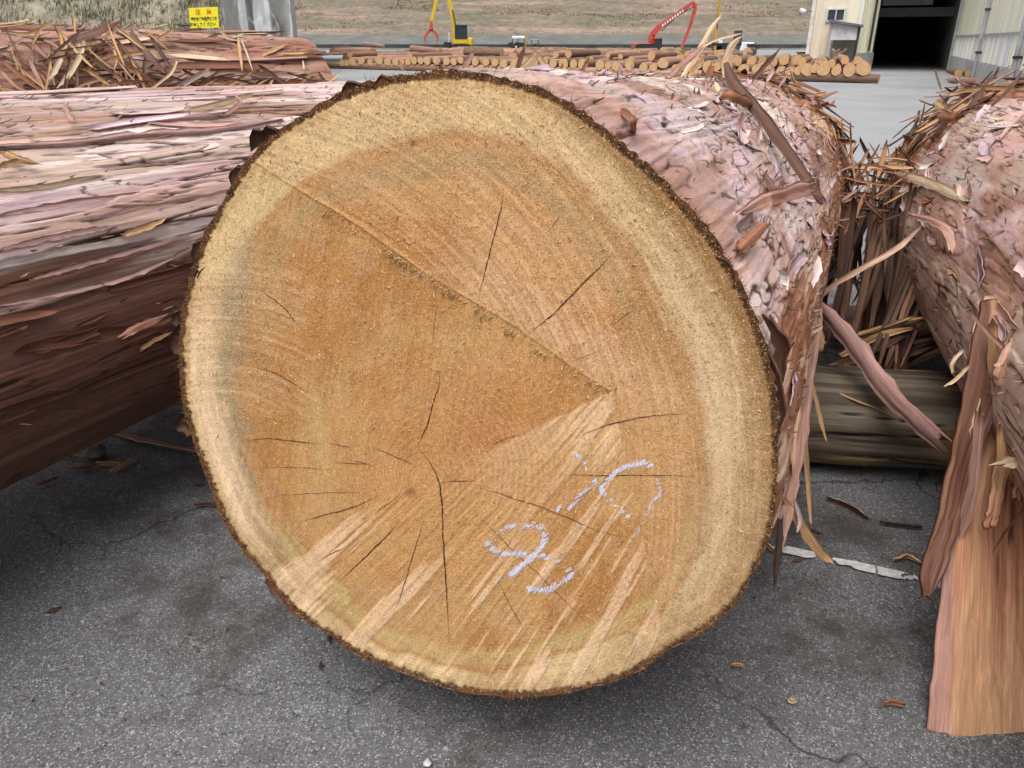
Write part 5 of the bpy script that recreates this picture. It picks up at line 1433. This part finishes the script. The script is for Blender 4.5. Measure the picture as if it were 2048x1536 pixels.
# --- sticking up from the top of the sawn log
k = 0
for pix, w, tone, Y in (([(1366,152),(1395,108),(1420,62),(1441,33)],13,T_pale,2.9),([(1405,92),(1440,76),(1486,66)],6,T_pale,2.85),([(1447,152),(1452,115),(1466,88),(1483,74)],13,T_pale,2.9),
    ([(1500,165),(1525,138),(1557,102)],10,T_dk,2.9),([(1032,142),(1040,122),(1049,92)],9,T_dk,2.0),([(1050,93),(1080,112),(1102,142)],4,T_rose,2.05),([(925,146),(935,122),(946,104)],11,T_rose,1.8),([(886,150),(882,136),(880,128)],8,T_dk,1.7),
    ([(800,124),(806,140)],5,T_rose,1.6),([(1030,146),(1055,132),(1076,108)],16,T_pale,2.1),([(1163,148),(1170,132),(1176,120)],8,T_rust,2.4),([(1240,150),(1243,130)],9,T_lil,2.5),([(1265,152),(1264,132)],6,T_rose,2.5),([(1122,146),(1125,130)],7,T_rust,2.3),
    ([(1340,155),(1365,128),(1385,112),(1400,98)],14,T_rose,2.8),([(1380,150),(1398,128),(1402,120)],12,T_tan,2.8),([(1415,160),(1422,138),(1424,130)],12,T_rust,2.85),([(1180,148),(1250,146),(1330,154),(1445,178)],6,T_pale,2.6),([(1535,160),(1545,142),(1542,128)],8,T_lil,3.0),([(1560,170),(1574,150)],5,T_lil,3.0),
    ([(1450,160),(1470,150),(1500,158)],10,T_rust,2.9),([(960,150),(1000,142),(1050,144),(1100,150)],7,T_tan,2.1),([(1010,150),(1015,138)],5,T_rose,2.0)):
    spec(D, pix, w, tone, Ys=Y, seed=1000 + k, m=10, curl=.12); k += 1
# --- large loose strips on the sawn log
for pix, w, tone, lf, tp in (([(1452,128),(1462,160),(1490,192),(1530,240),(1580,310),(1645,405)],24,T_dk,[.06,.05,.04,.03,.05,.09],(.6,.5)),([(1440,196),(1458,190),(1485,200),(1512,212)],20,T_rust,[.02,.04,.04,.03],(.5,.6)),
    ([(1478,428),(1530,402),(1580,386),(1632,372)],32,T_rose,[.03,.04,.08,.12],(.35,1)),([(1228,217),(1250,226),(1266,242),(1267,270)],15,T_rust,[.0,.03,.04,.01],(.4,.5)),([(1545,250),(1570,290),(1600,330)],12,T_lil,.02,(.5,.5)),
    ([(1330,190),(1400,262),(1450,320),(1498,385)],7,T_pale,.004,(.6,.6)),([(1478,500),(1500,480),(1528,452)],26,T_rust,[.02,.03,.04],(.5,.8)),([(1430,485),(1460,455),(1500,420)],40,T_lil,[.0,.01,.02],(.5,.6)),([(1375,400),(1440,395),(1480,420)],22,T_lil,.008,(.4,.5)),
    ([(1100,170),(1160,172),(1220,180)],9,T_pale,.004,(.3,.4)),([(1060,165),(1085,170),(1110,182)],12,T_rose,.01,(.3,.5)),([(1530,350),(1545,378),(1550,400)],14,T_dk,.02,(.5,.5))):
    spec(D, pix, w, tone, lifts=lf, seed=1100 + k, taper=tp, m=14); k += 1
# --- hanging at the right of the sawn log
for pix, w, tone, Y, tp in (([(1618,700),(1610,850),(1616,960),(1622,1050)],9,T_tan,[2.05,1.85,1.8,1.75],(.4,.4)),([(1604,820),(1590,930),(1574,1010),(1562,1080)],26,T_rose,[1.75,1.6,1.5,1.45],(.5,.8)),([(1566,995),(1600,1045),(1625,1085),(1655,1120)],20,T_tan,[1.5,1.5,1.5,1.5],(.4,.9)),
    ([(1560,1040),(1556,1100),(1549,1170)],16,T_bk,[1.4,1.35,1.3],(.7,.2)),([(1640,560),(1622,700),(1600,850),(1584,980)],30,T_rose,[2.4,2.05,1.75,1.6],(.6,.4)),([(1600,560),(1590,680),(1584,800),(1578,930)],34,(s_(190,150,124),TAN),[2.2,1.95,1.75,1.58],(.5,.4)),
    ([(1560,600),(1570,720),(1574,850)],26,T_lil,[1.9,1.75,1.6],(.4,.3)),([(1590,1000),(1600,1040),(1594,1065)],8,T_lil,[1.5,1.48,1.46],(.5,.3)),([(1612,720),(1632,800),(1652,880)],8,T_tan,[2.0,1.95,1.9],(.6,.3)),([(1630,640),(1640,680),(1642,700)],16,T_tan,[2.2,2.15,2.1],(.6,.3))):
    spec(D, pix, w, tone, Ys=Y, seed=1200 + k, taper=tp, m=14, curl=.15, thick=.004); k += 1
spec(D, [(1630,604),(1690,664),(1760,762),(1830,838),(1892,892)], 36, (s_(150,114,108), s_(120,84,70)), Ys=[2.35,2.2,2.05,1.9,1.8], seed=1300, taper=(.7,.8), m=18, curl=.5, thick=.005)
spec(R1, [(1602,632),(1660,575),(1740,528),(1800,492),(1842,452)], 11, (s_(196,160,140), s_(150,110,90)), Ys=[2.5,2.45,2.4,2.4,2.45], seed=1301, taper=(.9,.3), m=14, thick=.005)
spec(R1, [(1790,346),(1830,358),(1880,376),(1935,402)], 18, T_pale, lifts=[.03,.02,.01,.0], seed=1302, taper=(.3,.6))
spec(R1, [(1822,430),(1860,440),(1895,462),(1905,500)], 16, T_rose, lifts=[.04,.03,.02,.0], seed=1303, taper=(.3,.8))
for pix, w, tone in (([(1938,215),(1972,172),(1996,142)],10,T_dk),([(1985,210),(2025,172),(2046,138)],6,T_dk),([(1905,190),(1940,178),(2000,176),(2046,182)],9,T_tan),([(1870,140),(1876,160),(1882,178)],4,T_dk),([(1960,170),(1968,150)],5,T_rust),([(1880,230),(1900,235),(1915,228)],22,T_rust),([(1870,205),(1890,220)],16,T_tan)):
    spec(R1, pix, w, tone, lifts=.05, seed=1350 + k, m=8); k += 1
# --- wide slabs hanging from the right log
def slab(log, rows, seed, base, dark, nu=150, nv=54, thick=.009, grooves=1.0, bow=0.0, slope=0.0):
    """a wide plate of bark: rows = (y, left x, right x, distance) in photograph measure, turned into places in the yard"""
    rows = np.array(rows, float); t = np.linspace(0, 1, nu); tt = np.linspace(0, 1, len(rows))
    kk = max(3, nu // 7) | 1
    def smo(v): return np.convolve(np.concatenate([2 * v[0] - v[kk // 2:0:-1], v, 2 * v[-1] - v[-2:-kk // 2 - 1:-1]]), np.ones(kk) / kk, 'valid')[:nu]
    y, xl, xr, Yd = [smo(np.interp(t, tt, rows[:, i])) for i in range(4)]
    r = np.random.default_rng(seed)
    xl = xl + 5 * (vnoise(t * 22, t * 0 + seed, seed=seed) - .5); xr = xr + 5 * (vnoise(t * 20, t * 0 + seed + 3, seed=seed) - .5)
    a = np.linspace(0, 1, nv)
    X = xl[:, None] + (xr - xl)[:, None] * a[None]; Y = np.broadcast_to(y[:, None], X.shape).copy(); D_ = np.broadcast_to(Yd[:, None], X.shape)
    Y[-1] += 7 * (vnoise(a * 14, a * 0, seed=seed + 5) - .5); Y[-2] += 0
    Y = Y + (t ** 10)[:, None] * slope * a[None] * (xr - xl)[:, None]
    P = W(X, Y, D_)
    nrm = unit(np.cross(np.gradient(P, axis=1), np.gradient(P, axis=0))); nrm = nrm * np.sign((nrm * (O - P)).sum(-1, keepdims=True))
    wid = np.linalg.norm(P[:, -1] - P[:, 0], axis=-1).max(); ln = np.linalg.norm(P[-1, 0] - P[0, 0])
    U = a[None] * wid + 0 * X; V_ = t[:, None] * ln + 0 * X
    g = fbm(U * 70, V_ * 2.2, seed=seed + 9, octv=4); g2 = fbm(U * 16, V_ * 2.5, seed=seed + 11, octv=3)
    cr = np.abs(fbm(U * 45, V_ * 1.6, seed=seed + 13, octv=3) - .5); crk = (1 - sst(.004, .022, cr)) * sst(.5, .6, fbm(U * 14, V_ * 3, seed=seed + 15, octv=2)) * grooves
    q = g2 * 6; st = np.floor(q) + sst(0, .08, q - np.floor(q))
    h = 0.006 * (g - .5) + .0035 * st - .004 * crk + bow * (1 - (2 * a[None] - 1) ** 2) * wid - .012
    P = P + nrm * h[..., None]
    c = mixc(np.broadcast_to(base, X.shape + (3,)), dark, np.clip(sst(.46, .62, g) * .45, 0, 1)); c = mixc(c, srgb(170, 138, 134), sst(.53, .66, fbm(U * 22, V_ * 1.6, seed=seed + 17, octv=3)) * .55)
    c = mixc(c, srgb(206, 166, 126), sst(.52, .66, g2) * .5); c = mixc(c, UMB * .5, crk * .85)
    B_ = P - nrm * thick
    V = np.concatenate([P.reshape(-1, 3), B_.reshape(-1, 3)]); n0 = nu * nv; F = gridF(nu, nv)
    e = [np.stack([np.arange(nu - 1) * nv + k, np.arange(1, nu) * nv + k, n0 + np.arange(1, nu) * nv + k, n0 + np.arange(nu - 1) * nv + k], -1) for k in (0, nv - 1)]
    e += [np.stack([k * nv + np.arange(nv - 1), k * nv + np.arange(1, nv), n0 + k * nv + np.arange(1, nv), n0 + k * nv + np.arange(nv - 1)], -1) for k in (0, nu - 1)]
    F = np.concatenate([F, n0 + F[:, ::-1]] + e)
    uv = np.stack([U, 0 * U, V_], -1).reshape(-1, 3); cc = c.reshape(-1, 3)
    link('bark_slab', mesh_np('bark_slab', V - np.array(log.base), F, M_bark, cols=np.concatenate([cc, cc * .8]), uvs=np.concatenate([uv, uv]), smooth=False), log.root, log.base)
BS1, BS2 = s_(188, 134, 102), s_(142, 92, 68)
slab(R1, [(700,1990,2110,1.60),(820,1950,2130,1.54),(1000,1896,2140,1.42),(1200,1884,2150,1.28),(1340,1870,2155,1.19),(1462,1858,2160,1.12)], 1401, s_(190, 134, 102), BS2, bow=.02, slope=.16)
slab(R1, [(580,2040,2130,1.80),(760,2030,2120,1.74),(900,2040,2150,1.66),(1100,2040,2150,1.55)], 1402, BS2, RUST, nu=60, nv=26)
slab(R1, [(600,1968,2000,1.60),(680,1948,2010,1.55),(760,1934,2036,1.50),(860,1916,1975,1.45),(980,1886,1942,1.40),(1080,1862,1916,1.34),(1150,1838,1890,1.29),(1195,1850,1862,1.27)], 1403, s_(116, 76, 58), s_(84, 56, 44), nu=110, nv=26, bow=.06, grooves=.4)  # shadow on this slab put into its darker base colours
slab(R1, [(590,1975,2010,1.62),(660,1950,1995,1.57),(760,1938,1972,1.50),(840,1928,1946,1.46),(890,1926,1932,1.44)], 1404, s_(196, 156, 136), BS2, nu=60, nv=14, bow=.05, grooves=.4)
slab(R1, [(650,2040,2110,1.46),(700,2006,2100,1.44),(740,1984,2070,1.43),(770,1992,2030,1.43)], 1405, s_(206, 164, 146), BS1, nu=46, nv=30, bow=.05, grooves=.6)
slab(R1, [(850,2010,2032,1.40),(930,1990,2020,1.36),(1030,1975,1996,1.31),(1055,1972,1990,1.30)], 1406, BS1, BS2, nu=40, nv=12, bow=.03)
slab(R1, [(800,2040,2064,1.43),(900,2036,2066,1.38),(1000,2026,2048,1.33)], 1407, s_(180, 140, 122), BS2, nu=40, nv=12, bow=.05)
for pix, w, tone, Y in (([(2060,925),(2025,924),(1998,929)],22,T_pale,1.3),([(2046,1018),(2010,1065),(1984,1106)],4,T_bk,1.2),([(1935,735),(1910,760),(1893,770)],7,T_pale,1.5),([(1925,700),(1905,725),(1905,745)],8,T_pale,1.5),([(1985,640),(1990,760),(1985,900)],24,T_tan,1.5),([(2030,640),(2020,760),(2030,880)],20,T_rose,1.48),
    ([(1960,820),(1945,980),(1920,1080)],22,T_rose,1.36),([(2000,850),(2000,960),(1990,1030)],12,T_tan,1.33),([(1915,1000),(1900,1100),(1905,1160)],10,T_tan,1.4),([(1935,620),(1990,680),(2060,740)],8,T_rose,1.45)):
    spec(R1, pix, w, tone, Ys=Y, seed=1420 + k, m=10, curl=.1); k += 1
# --- tangle in the gap between the sawn log and the right log
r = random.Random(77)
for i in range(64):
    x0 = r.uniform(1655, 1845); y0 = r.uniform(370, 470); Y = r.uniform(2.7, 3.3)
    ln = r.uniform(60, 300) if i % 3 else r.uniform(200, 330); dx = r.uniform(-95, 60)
    spec(R1 if x0 > 1745 else D, [(x0, y0), (x0 + dx * .4, y0 + ln * .5), (x0 + dx, y0 + ln)], r.uniform(4, 17) if i % 5 else r.uniform(18, 34), r.choice([T_dk, T_dk, T_bk, T_bk, T_bk, (s_(120,88,66), T_dk[1]), T_dk, T_rust]), Ys=[Y, Y - .05, Y - .1], seed=1500 + i, m=8, curl=r.uniform(-.3, .3), taper=(.7, .3), twist=r.uniform(-.8, .8))  # mostly dark tones, the shade of the gap put into the colour
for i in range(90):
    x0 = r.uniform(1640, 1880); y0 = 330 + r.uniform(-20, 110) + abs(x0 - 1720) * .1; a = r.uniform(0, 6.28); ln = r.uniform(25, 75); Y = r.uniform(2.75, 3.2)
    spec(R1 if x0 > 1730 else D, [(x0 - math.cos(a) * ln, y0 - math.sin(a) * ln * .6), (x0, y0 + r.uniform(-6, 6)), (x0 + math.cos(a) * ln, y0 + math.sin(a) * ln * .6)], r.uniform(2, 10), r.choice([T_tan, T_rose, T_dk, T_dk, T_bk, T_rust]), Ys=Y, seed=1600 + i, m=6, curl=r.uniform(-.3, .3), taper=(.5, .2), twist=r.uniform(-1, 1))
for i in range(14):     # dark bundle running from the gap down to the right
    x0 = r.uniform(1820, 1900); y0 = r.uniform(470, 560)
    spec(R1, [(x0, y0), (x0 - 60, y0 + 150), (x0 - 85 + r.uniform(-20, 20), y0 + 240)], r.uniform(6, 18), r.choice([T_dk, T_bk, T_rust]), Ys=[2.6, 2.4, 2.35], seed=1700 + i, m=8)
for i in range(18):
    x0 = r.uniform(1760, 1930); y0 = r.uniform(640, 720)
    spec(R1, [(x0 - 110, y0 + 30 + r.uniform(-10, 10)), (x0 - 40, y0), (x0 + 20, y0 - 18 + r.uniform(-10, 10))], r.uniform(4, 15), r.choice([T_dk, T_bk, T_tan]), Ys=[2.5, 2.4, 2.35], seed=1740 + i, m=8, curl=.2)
# --- torn rings at the far ends
for i in range(110):
    th = math.radians(r.uniform(-15, 112)); loose(D, th, r.uniform(.90, .995), r.uniform(.06, .26), r.uniform(.006, .030), r.choice([90, 90, 70, 110, 20, 150]) + r.gauss(0, 18) + (180 if r.random() < .3 else 0), r.uniform(-.004, .02), r.uniform(.0, .07), 2000 + i, tones=[T_tan, T_rust, T_dk, T_rose, T_dk, (s_(178, 128, 82), TAN)], bend=r.uniform(-.1, .1), m=5)
for i in range(120):
    th = math.radians(r.uniform(-115, 25)); loose(R1, th, r.uniform(.86, .995), r.uniform(.06, .30), r.uniform(.006, .030), r.choice([90, 90, 60, 120, 20, 150]) + r.gauss(0, 18) + (180 if r.random() < .5 else 0), r.uniform(0, .03), r.uniform(.0, .09), 2300 + i, tones=[T_tan, T_rust, T_dk, T_rose, T_dk, (s_(178, 128, 82), TAN)], bend=r.uniform(-.1, .1), m=5)
# --- flakes on the visible sides of the logs
def flakes(log, n, th0, th1, t0, t1, seed, l=(.02, .09), w=(.004, .016), ang=0, sd=14, tones=None, lift=.012):
    r = random.Random(seed); tn = tones or [T_lil, T_rose, T_tan, T_pale, T_dk, T_rust]
    for i in range(n):
        loose(log, math.radians(r.uniform(th0, th1)), r.uniform(t0, t1), r.uniform(*l), r.uniform(*w), ang + r.gauss(0, sd), r.uniform(0, .003), r.uniform(.002, lift), seed * 10 + i, tones=tn, bend=r.uniform(-.06, .06), m=5, thick=.0016)
flakes(D, 40, -15, 95, .05, .95, 31, l=(.015, .06), w=(.005, .02), sd=30)
flakes(L1, 45, -15, 110, .12, .85, 32, l=(.03, .12), w=(.004, .012), sd=8, tones=[T_lil, T_rose, T_dk, T_lil])
flakes(R1, 40, -95, 5, .2, .9, 33, l=(.02, .10), sd=20)
flakes(L2, 50, -5, 80, .02, .86, 34, l=(.06, .3), w=(.008, .03), sd=14, lift=.03)
def plates(log, n, th0, th1, t0, t1, seed, l, w, sd, tones):
    r = random.Random(seed)
    for i in range(n):
        th = math.radians(r.uniform(th0, th1)); W_ = r.uniform(*w)
        P0 = log.base_pt(np.array([th]), np.array([.5]))[0]
        loose(log, th, r.uniform(t0, t1), r.uniform(*l), W_, r.choice([0, 180]) + r.gauss(0, sd), r.uniform(.001, .003), r.uniform(.003, .009), seed * 100 + i, tones=tones, name='bark_plate', m=7, thick=.0022, curl=.07, taper=(r.uniform(.6, 1), r.uniform(.35, .9)), bend=r.uniform(-.03, .03))
PT = [(PINK, ROSE), (LILAC, ROSE), (PALE, ROSE), (s_(214, 184, 180), ROSE), (s_(204, 168, 158), RUST)]
plates(D, 48, -20, 85, .06, .82, 71, (.05, .17), (.012, .042), 12, PT)
plates(R1, 45, -85, 25, .2, .84, 72, (.06, .2), (.015, .045), 12, PT)
plates(L1, 26, -15, 66, .1, .86, 73, (.2, .6), (.010, .028), 3, [(LILAC, ROSE), (PINK, ROSE), (ROSE, ROSE)])
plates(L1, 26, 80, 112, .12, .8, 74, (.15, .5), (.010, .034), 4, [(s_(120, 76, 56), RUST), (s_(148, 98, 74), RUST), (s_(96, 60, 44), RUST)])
plates(L2, 34, 0, 80, .05, .80, 75, (.15, .6), (.015, .045), 4, [(s_(176, 136, 122), RUST), (s_(150, 104, 84), RUST), (s_(120, 80, 62), RUST)])
for j, (log, n, th0, th1, sd) in enumerate(((D, 900, -20, 100, 35), (L1, 900, -20, 115, 12), (R1, 800, -110, 20, 25), (L2, 500, -10, 90, 20))):
    coll = []; r = random.Random(500 + j)
    for i in range(n):
        loose(log, math.radians(r.uniform(th0, th1)), r.uniform(.02, .99), r.uniform(.006, .035), r.uniform(.0012, .005), r.gauss(0, sd), 0, r.uniform(.002, .012), 50000 + j * 2000 + i, tones=[T_bk, T_dk, T_dk, T_lil, T_tan, T_rose], m=3, thick=.0008, collect=coll)
    flush(coll, 'bark_shreds', log.root, log.base)
# --- left log: strips caught on it
for pix, w, tone, lf in (([(0,302),(35,318),(75,327)],14,T_tan,.02),([(0,332),(25,326),(52,318)],12,T_tan,.02),([(128,210),(138,232),(148,244)],8,T_rose,[.0,.04,.05]),([(250,470),(280,458),(330,440)],12,T_tan,.012),([(338,522),(372,505),(384,498)],14,T_dk,[0,.03,.04]),
    ([(245,672),(275,655),(330,632)],14,(s_(150,108,92),RUST),[.02,.03,.02]),([(0,380),(90,372),(200,350)],10,T_pale,.006),([(500,190),(430,210),(372,222)],12,T_pale,.02),([(450,230),(480,205),(470,190)],8,T_rose,.05),([(280,700),(310,680),(342,665)],8,T_tan,.012)):
    spec(L1, pix, w, tone, lifts=lf, seed=3000 + k); k += 1
# long overlapping plates of bark with lifted lower edge
for pts_, w in (([(0,292),(150,286),(270,270),(420,262),(560,238)],16),([(0,430),(150,404),(300,388),(470,372)],12),([(0,612),(120,588),(250,556),(372,505)],9),([(0,500),(110,474),(230,452)],12),([(180,440),(330,400),(480,365)],8),([(60,560),(200,520),(380,470)],9)):
    spec(L1, pts_, w, (s_(188, 152, 146), UMB), lifts=.006, seed=3100 + k, taper=(.4, .3), m=26, rag=.25, curl=.25); k += 1
# --- top left log
for pix, w, tone, lf in (([(234,44),(191,65),(150,80),(130,88)],17,T_rose,[.08,.07,.07,.06]),([(133,84),(118,125),(97,162)],12,T_pale,[.06,.07,.08]),([(170,82),(152,128),(114,178)],13,T_pale,[.06,.08,.08]),([(235,60),(205,78),(175,92)],9,T_pale,.05),([(262,64),(292,104),(335,150)],15,T_dk,[.03,.08,.09]),([(300,70),(318,100),(340,130)],9,T_bk,.05),
    ([(348,55),(330,70),(312,78)],6,T_tan,.06),([(354,122),(338,150),(282,192)],7,T_pale,[.05,.10,.10]),([(418,138),(385,158),(330,190)],12,(s_(170,150,140),ROSE),[.10,.12,.08]),([(436,60),(458,74),(482,80)],5,T_tan,.05),([(476,78),(480,108),(484,140)],7,T_tan,.05),([(482,78),(494,108),(505,140)],4,T_pale,.06),
    ([(170,92),(200,118),(232,142)],4,T_tan,.06),([(104,42),(80,60),(62,94)],7,(s_(192,150,104),TAN),.08),([(0,62),(50,68),(84,56),(108,42)],8,(s_(200,168,122),TAN),.06),([(0,112),(24,92),(48,76)],6,T_pale,.06),([(0,118),(40,150),(84,184)],10,T_rust,.07),([(0,140),(30,170),(60,186)],8,T_tan,.09),([(0,174),(30,182),(58,190)],5,T_pale,.08),
    ([(158,88),(160,110),(150,135)],10,T_pale,.06),([(226,96),(232,115),(228,140)],7,T_tan,.05),([(240,165),(215,172),(180,176)],8,T_tan,.08),([(200,160),(170,168),(140,182)],7,T_tan,.08),([(236,172),(248,186)],10,T_pale,.08),([(380,50),(365,52),(350,48)],4,T_dk,.02),([(545,160),(538,172)],6,T_tan,.05),([(640,150),(652,168)],9,T_dk,.03),([(600,170),(620,150),(640,148)],8,T_tan,.03),([(606,122),(608,140)],4,T_pale,.03)):
    spec(L2, pix, w * .8, tone, lifts=lf, seed=3300 + k, m=9); k += 1
r = random.Random(88)
for i in range(110):
    x0 = r.uniform(-10, 330) if i < 85 else r.uniform(300, 660); y0 = r.uniform(70, 188) if x0 < 330 else r.uniform(150, 188); a = r.gauss(.55, .7) if x0 < 330 else r.gauss(0, .4); ln = r.uniform(15, 60)
    spec(L2, [(x0 - math.cos(a) * ln, y0 - math.sin(a) * ln), (x0, y0 + r.uniform(-4, 4)), (x0 + math.cos(a) * ln, y0 + math.sin(a) * ln)], r.uniform(2, 8), r.choice([T_rust, T_tan, T_dk, T_dk, T_rose, (s_(184, 142, 98), TAN)]), lifts=r.uniform(.02, .09), seed=3500 + i, m=5, curl=r.uniform(-.3, .3), twist=r.uniform(-1, 1))

# ================================================================== LOOSE THINGS ON THE GROUND
def ground_strip(pix, w, tone, lab, z=.012, seed=0, th=.006, cat='bark', m=12, taper=(.5, .4), zs=None):
    P = np.array([Gd(x, y, z if zs is None else zs[i]) for i, (x, y) in enumerate(pix)])
    d = np.gradient(P, axis=0); side = unit(np.cross(d, [0, 0, 1.0]) + np.array([0, 0, .15]))
    dep = ((P - O) @ np.array([0, cp, -sp])).mean()
    o = strip('bark_piece', P, w * dep / FPX, side, None, tuple(P[0] * [1, 1, 0]), col=tone[0], col2=tone[1], thick=th, m=m, nc=3, curl=.25, rag=.15, taper=taper, seed=seed)
    tag(o, lab, cat, 'loose bark pieces on the asphalt'); return o
ground_strip([(222,862),(300,884),(370,898),(430,908)], 22, T_rose, 'long brown bark strip on the asphalt under the left side of the sawn log', seed=4001, m=16)
ground_strip([(124,912),(150,912),(180,918)], 8, T_rust, 'short rust coloured bark sliver on the asphalt below the left log', seed=4002)
ground_strip([(216,944),(245,928),(264,916)], 8, T_tan, 'slanting tan bark splinter beside the small grey stone', seed=4003)
ground_strip([(74,968),(92,962),(110,956)], 7, T_rust, 'lone short bark splinter farthest left on the asphalt', seed=4004)
ground_strip([(392,1008),(415,1006),(435,1008)], 7, T_dk, 'dark bark splinter close to the left rim of the sawn end', seed=4005)
ground_strip([(140,934),(160,936),(185,930)], 10, T_rust, 'curved rusty bark scrap left of the small grey stone', seed=4006)
ground_strip([(195,925),(212,926),(240,925)], 8, T_tan, 'thin tan bark scrap right of the small grey stone', seed=4007)
ground_strip([(1652,992),(1700,1012),(1738,1034)], 16, (s_(150,144,134), UMB), 'grey flat bark flake on the asphalt in front of the bearer log', seed=4008)
ground_strip([(1762,1042),(1800,1048),(1842,1052)], 6, T_bk, 'thin dark bark sliver on the asphalt right of the grey flake', seed=4009)
ground_strip([(1792,1115),(1815,1110),(1840,1122)], 9, T_tan, 'tan bark sliver by the foot of the dark hanging slab', seed=4010)
ground_strip([(1770,1404),(1785,1402),(1802,1406)], 9, T_rust, 'small red brown bark chip on the open asphalt at lower right', seed=4011, m=5)
ground_strip([(1465,1327),(1475,1326),(1487,1328)], 4, T_tan, 'tiny tan bark chip on the asphalt right of the sawn log bottom', seed=4012, m=5)
ground_strip([(1578,1396),(1584,1400),(1590,1398)], 8, T_pale, 'tiny pale chip on the asphalt below the white line', seed=4013, m=5)
ground_strip([(1530,1080),(1540,1092),(1548,1098)], 10, T_pale, 'pale curled bark bit at the end of the white line', seed=4014, m=5)
ground_strip([(1612,742),(1690,734),(1790,716),(1885,700)], 34, T_tan, 'broad tan bark strip lying behind the bearer log', seed=4015, z=.05, m=18)
ground_strip([(1605,752),(1690,793),(1760,822),(1832,852)], 11, T_tan, 'narrow tan bark strip lying slanting over the bearer log', seed=4016, zs=[.28, .27, .24, .2], m=14)
ground_strip([(1640,735),(1680,728),(1712,738)], 6, T_pale, 'pale splinter lying on the broad tan strip', seed=4017, z=.07)
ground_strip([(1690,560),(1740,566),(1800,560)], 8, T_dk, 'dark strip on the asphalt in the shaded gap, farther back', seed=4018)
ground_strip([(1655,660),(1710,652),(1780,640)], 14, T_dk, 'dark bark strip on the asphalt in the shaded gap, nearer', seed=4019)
# the small grey stone
import bmesh
def stone(px, py, s, lab, seed, mat, sq=.5):
    p = Gd(px, py); bm = bmesh.new(); bmesh.ops.create_icosphere(bm, subdivisions=3, radius=s)
    for v in bm.verts:
        n_ = 1 + .35 * (float(fbm(np.array(v.co.x / s * 1.3 + seed), np.array(v.co.y / s * 1.3), np.array(v.co.z / s * 1.3), seed=seed)) - .5) * 2
        v.co *= n_; v.co.z *= sq
    me = bpy.data.meshes.new('stone'); bm.to_mesh(me); bm.free(); me.materials.append(mat)
    o = link('stone', me, None, (p[0], p[1], s * sq * .8)); tag(o, lab, 'stone')
M_st = mat_plain('stone', (.16, .15, .135), .9, nscale=30, namt=.4, bump=.3)
stone(192, 916, .034, 'small grey stone on the asphalt between bark scraps under the left log', 3, M_st, .75)
stone(855, 1528, .007, 'tiny pale pebble at the bottom edge of the picture', 5, mat_plain('pale_stone', (.5, .5, .48), .8, nscale=60))
stone(1590, 1094, .009, 'small reddish pebble on the white line', 7, mat_plain('red_stone', (.11, .06, .05), .9, nscale=60))
stone(1281, 1528, .006, 'tiny brown pebble at the bottom right of the sawn log', 9, M_st)
# crumbs of bark and grit all over the near asphalt
def crumbs():
    r = np.random.default_rng(9); n = 22000
    x = r.uniform(-2.6, 2.6, n); y = r.uniform(.35, 5, n)
    k = (fbm(x * 1.7, y * 1.7, seed=601, octv=3) + .10 * (y > 1.5) > r.uniform(.46, .85, n)); x, y = x[k], y[k]; n = len(x)
    a = r.uniform(0, 6.28, n); L_ = r.uniform(.0015, .007, n) * np.where(r.random(n) < .03, 3.5, 1); w_ = L_ * r.uniform(.15, .5, n)
    e = np.stack([np.cos(a), np.sin(a)], -1); f = np.stack([-e[:, 1], e[:, 0]], -1); c = np.stack([x, y], -1)
    z = .003
    V = np.stack([np.c_[c - e * L_[:, None], np.full(n, z)], np.c_[c + f * w_[:, None], np.full(n, z)], np.c_[c + e * L_[:, None], np.full(n, z)], np.c_[c - f * w_[:, None], np.full(n, z)], np.c_[c, z + w_ * .8]], 1)
    i = np.arange(n)[:, None] * 5
    F = np.concatenate([i + [0, 3, 4], i + [3, 2, 4], i + [2, 1, 4], i + [1, 0, 4]])
    cols = np.repeat(np.array([srgb(70, 46, 32), srgb(96, 60, 40), srgb(150, 110, 70), srgb(50, 40, 32)])[r.integers(0, 4, n)], 5, axis=0)
    o = link('bark_crumbs', mesh_np('bark_crumbs', V.reshape(-1, 3), F, M_bark, cols=cols, uvs=V.reshape(-1, 3)))
    tag(o, 'fine crumbs of bark and wood scattered over the near asphalt', 'debris', kind='stuff')
crumbs()
print('objects', len(bpy.data.objects), 'tris', sum(sum(len(p.vertices) - 2 for p in me.polygons) if len(me.polygons) < 20000 else len(me.polygons) * 2 for me in bpy.data.meshes))
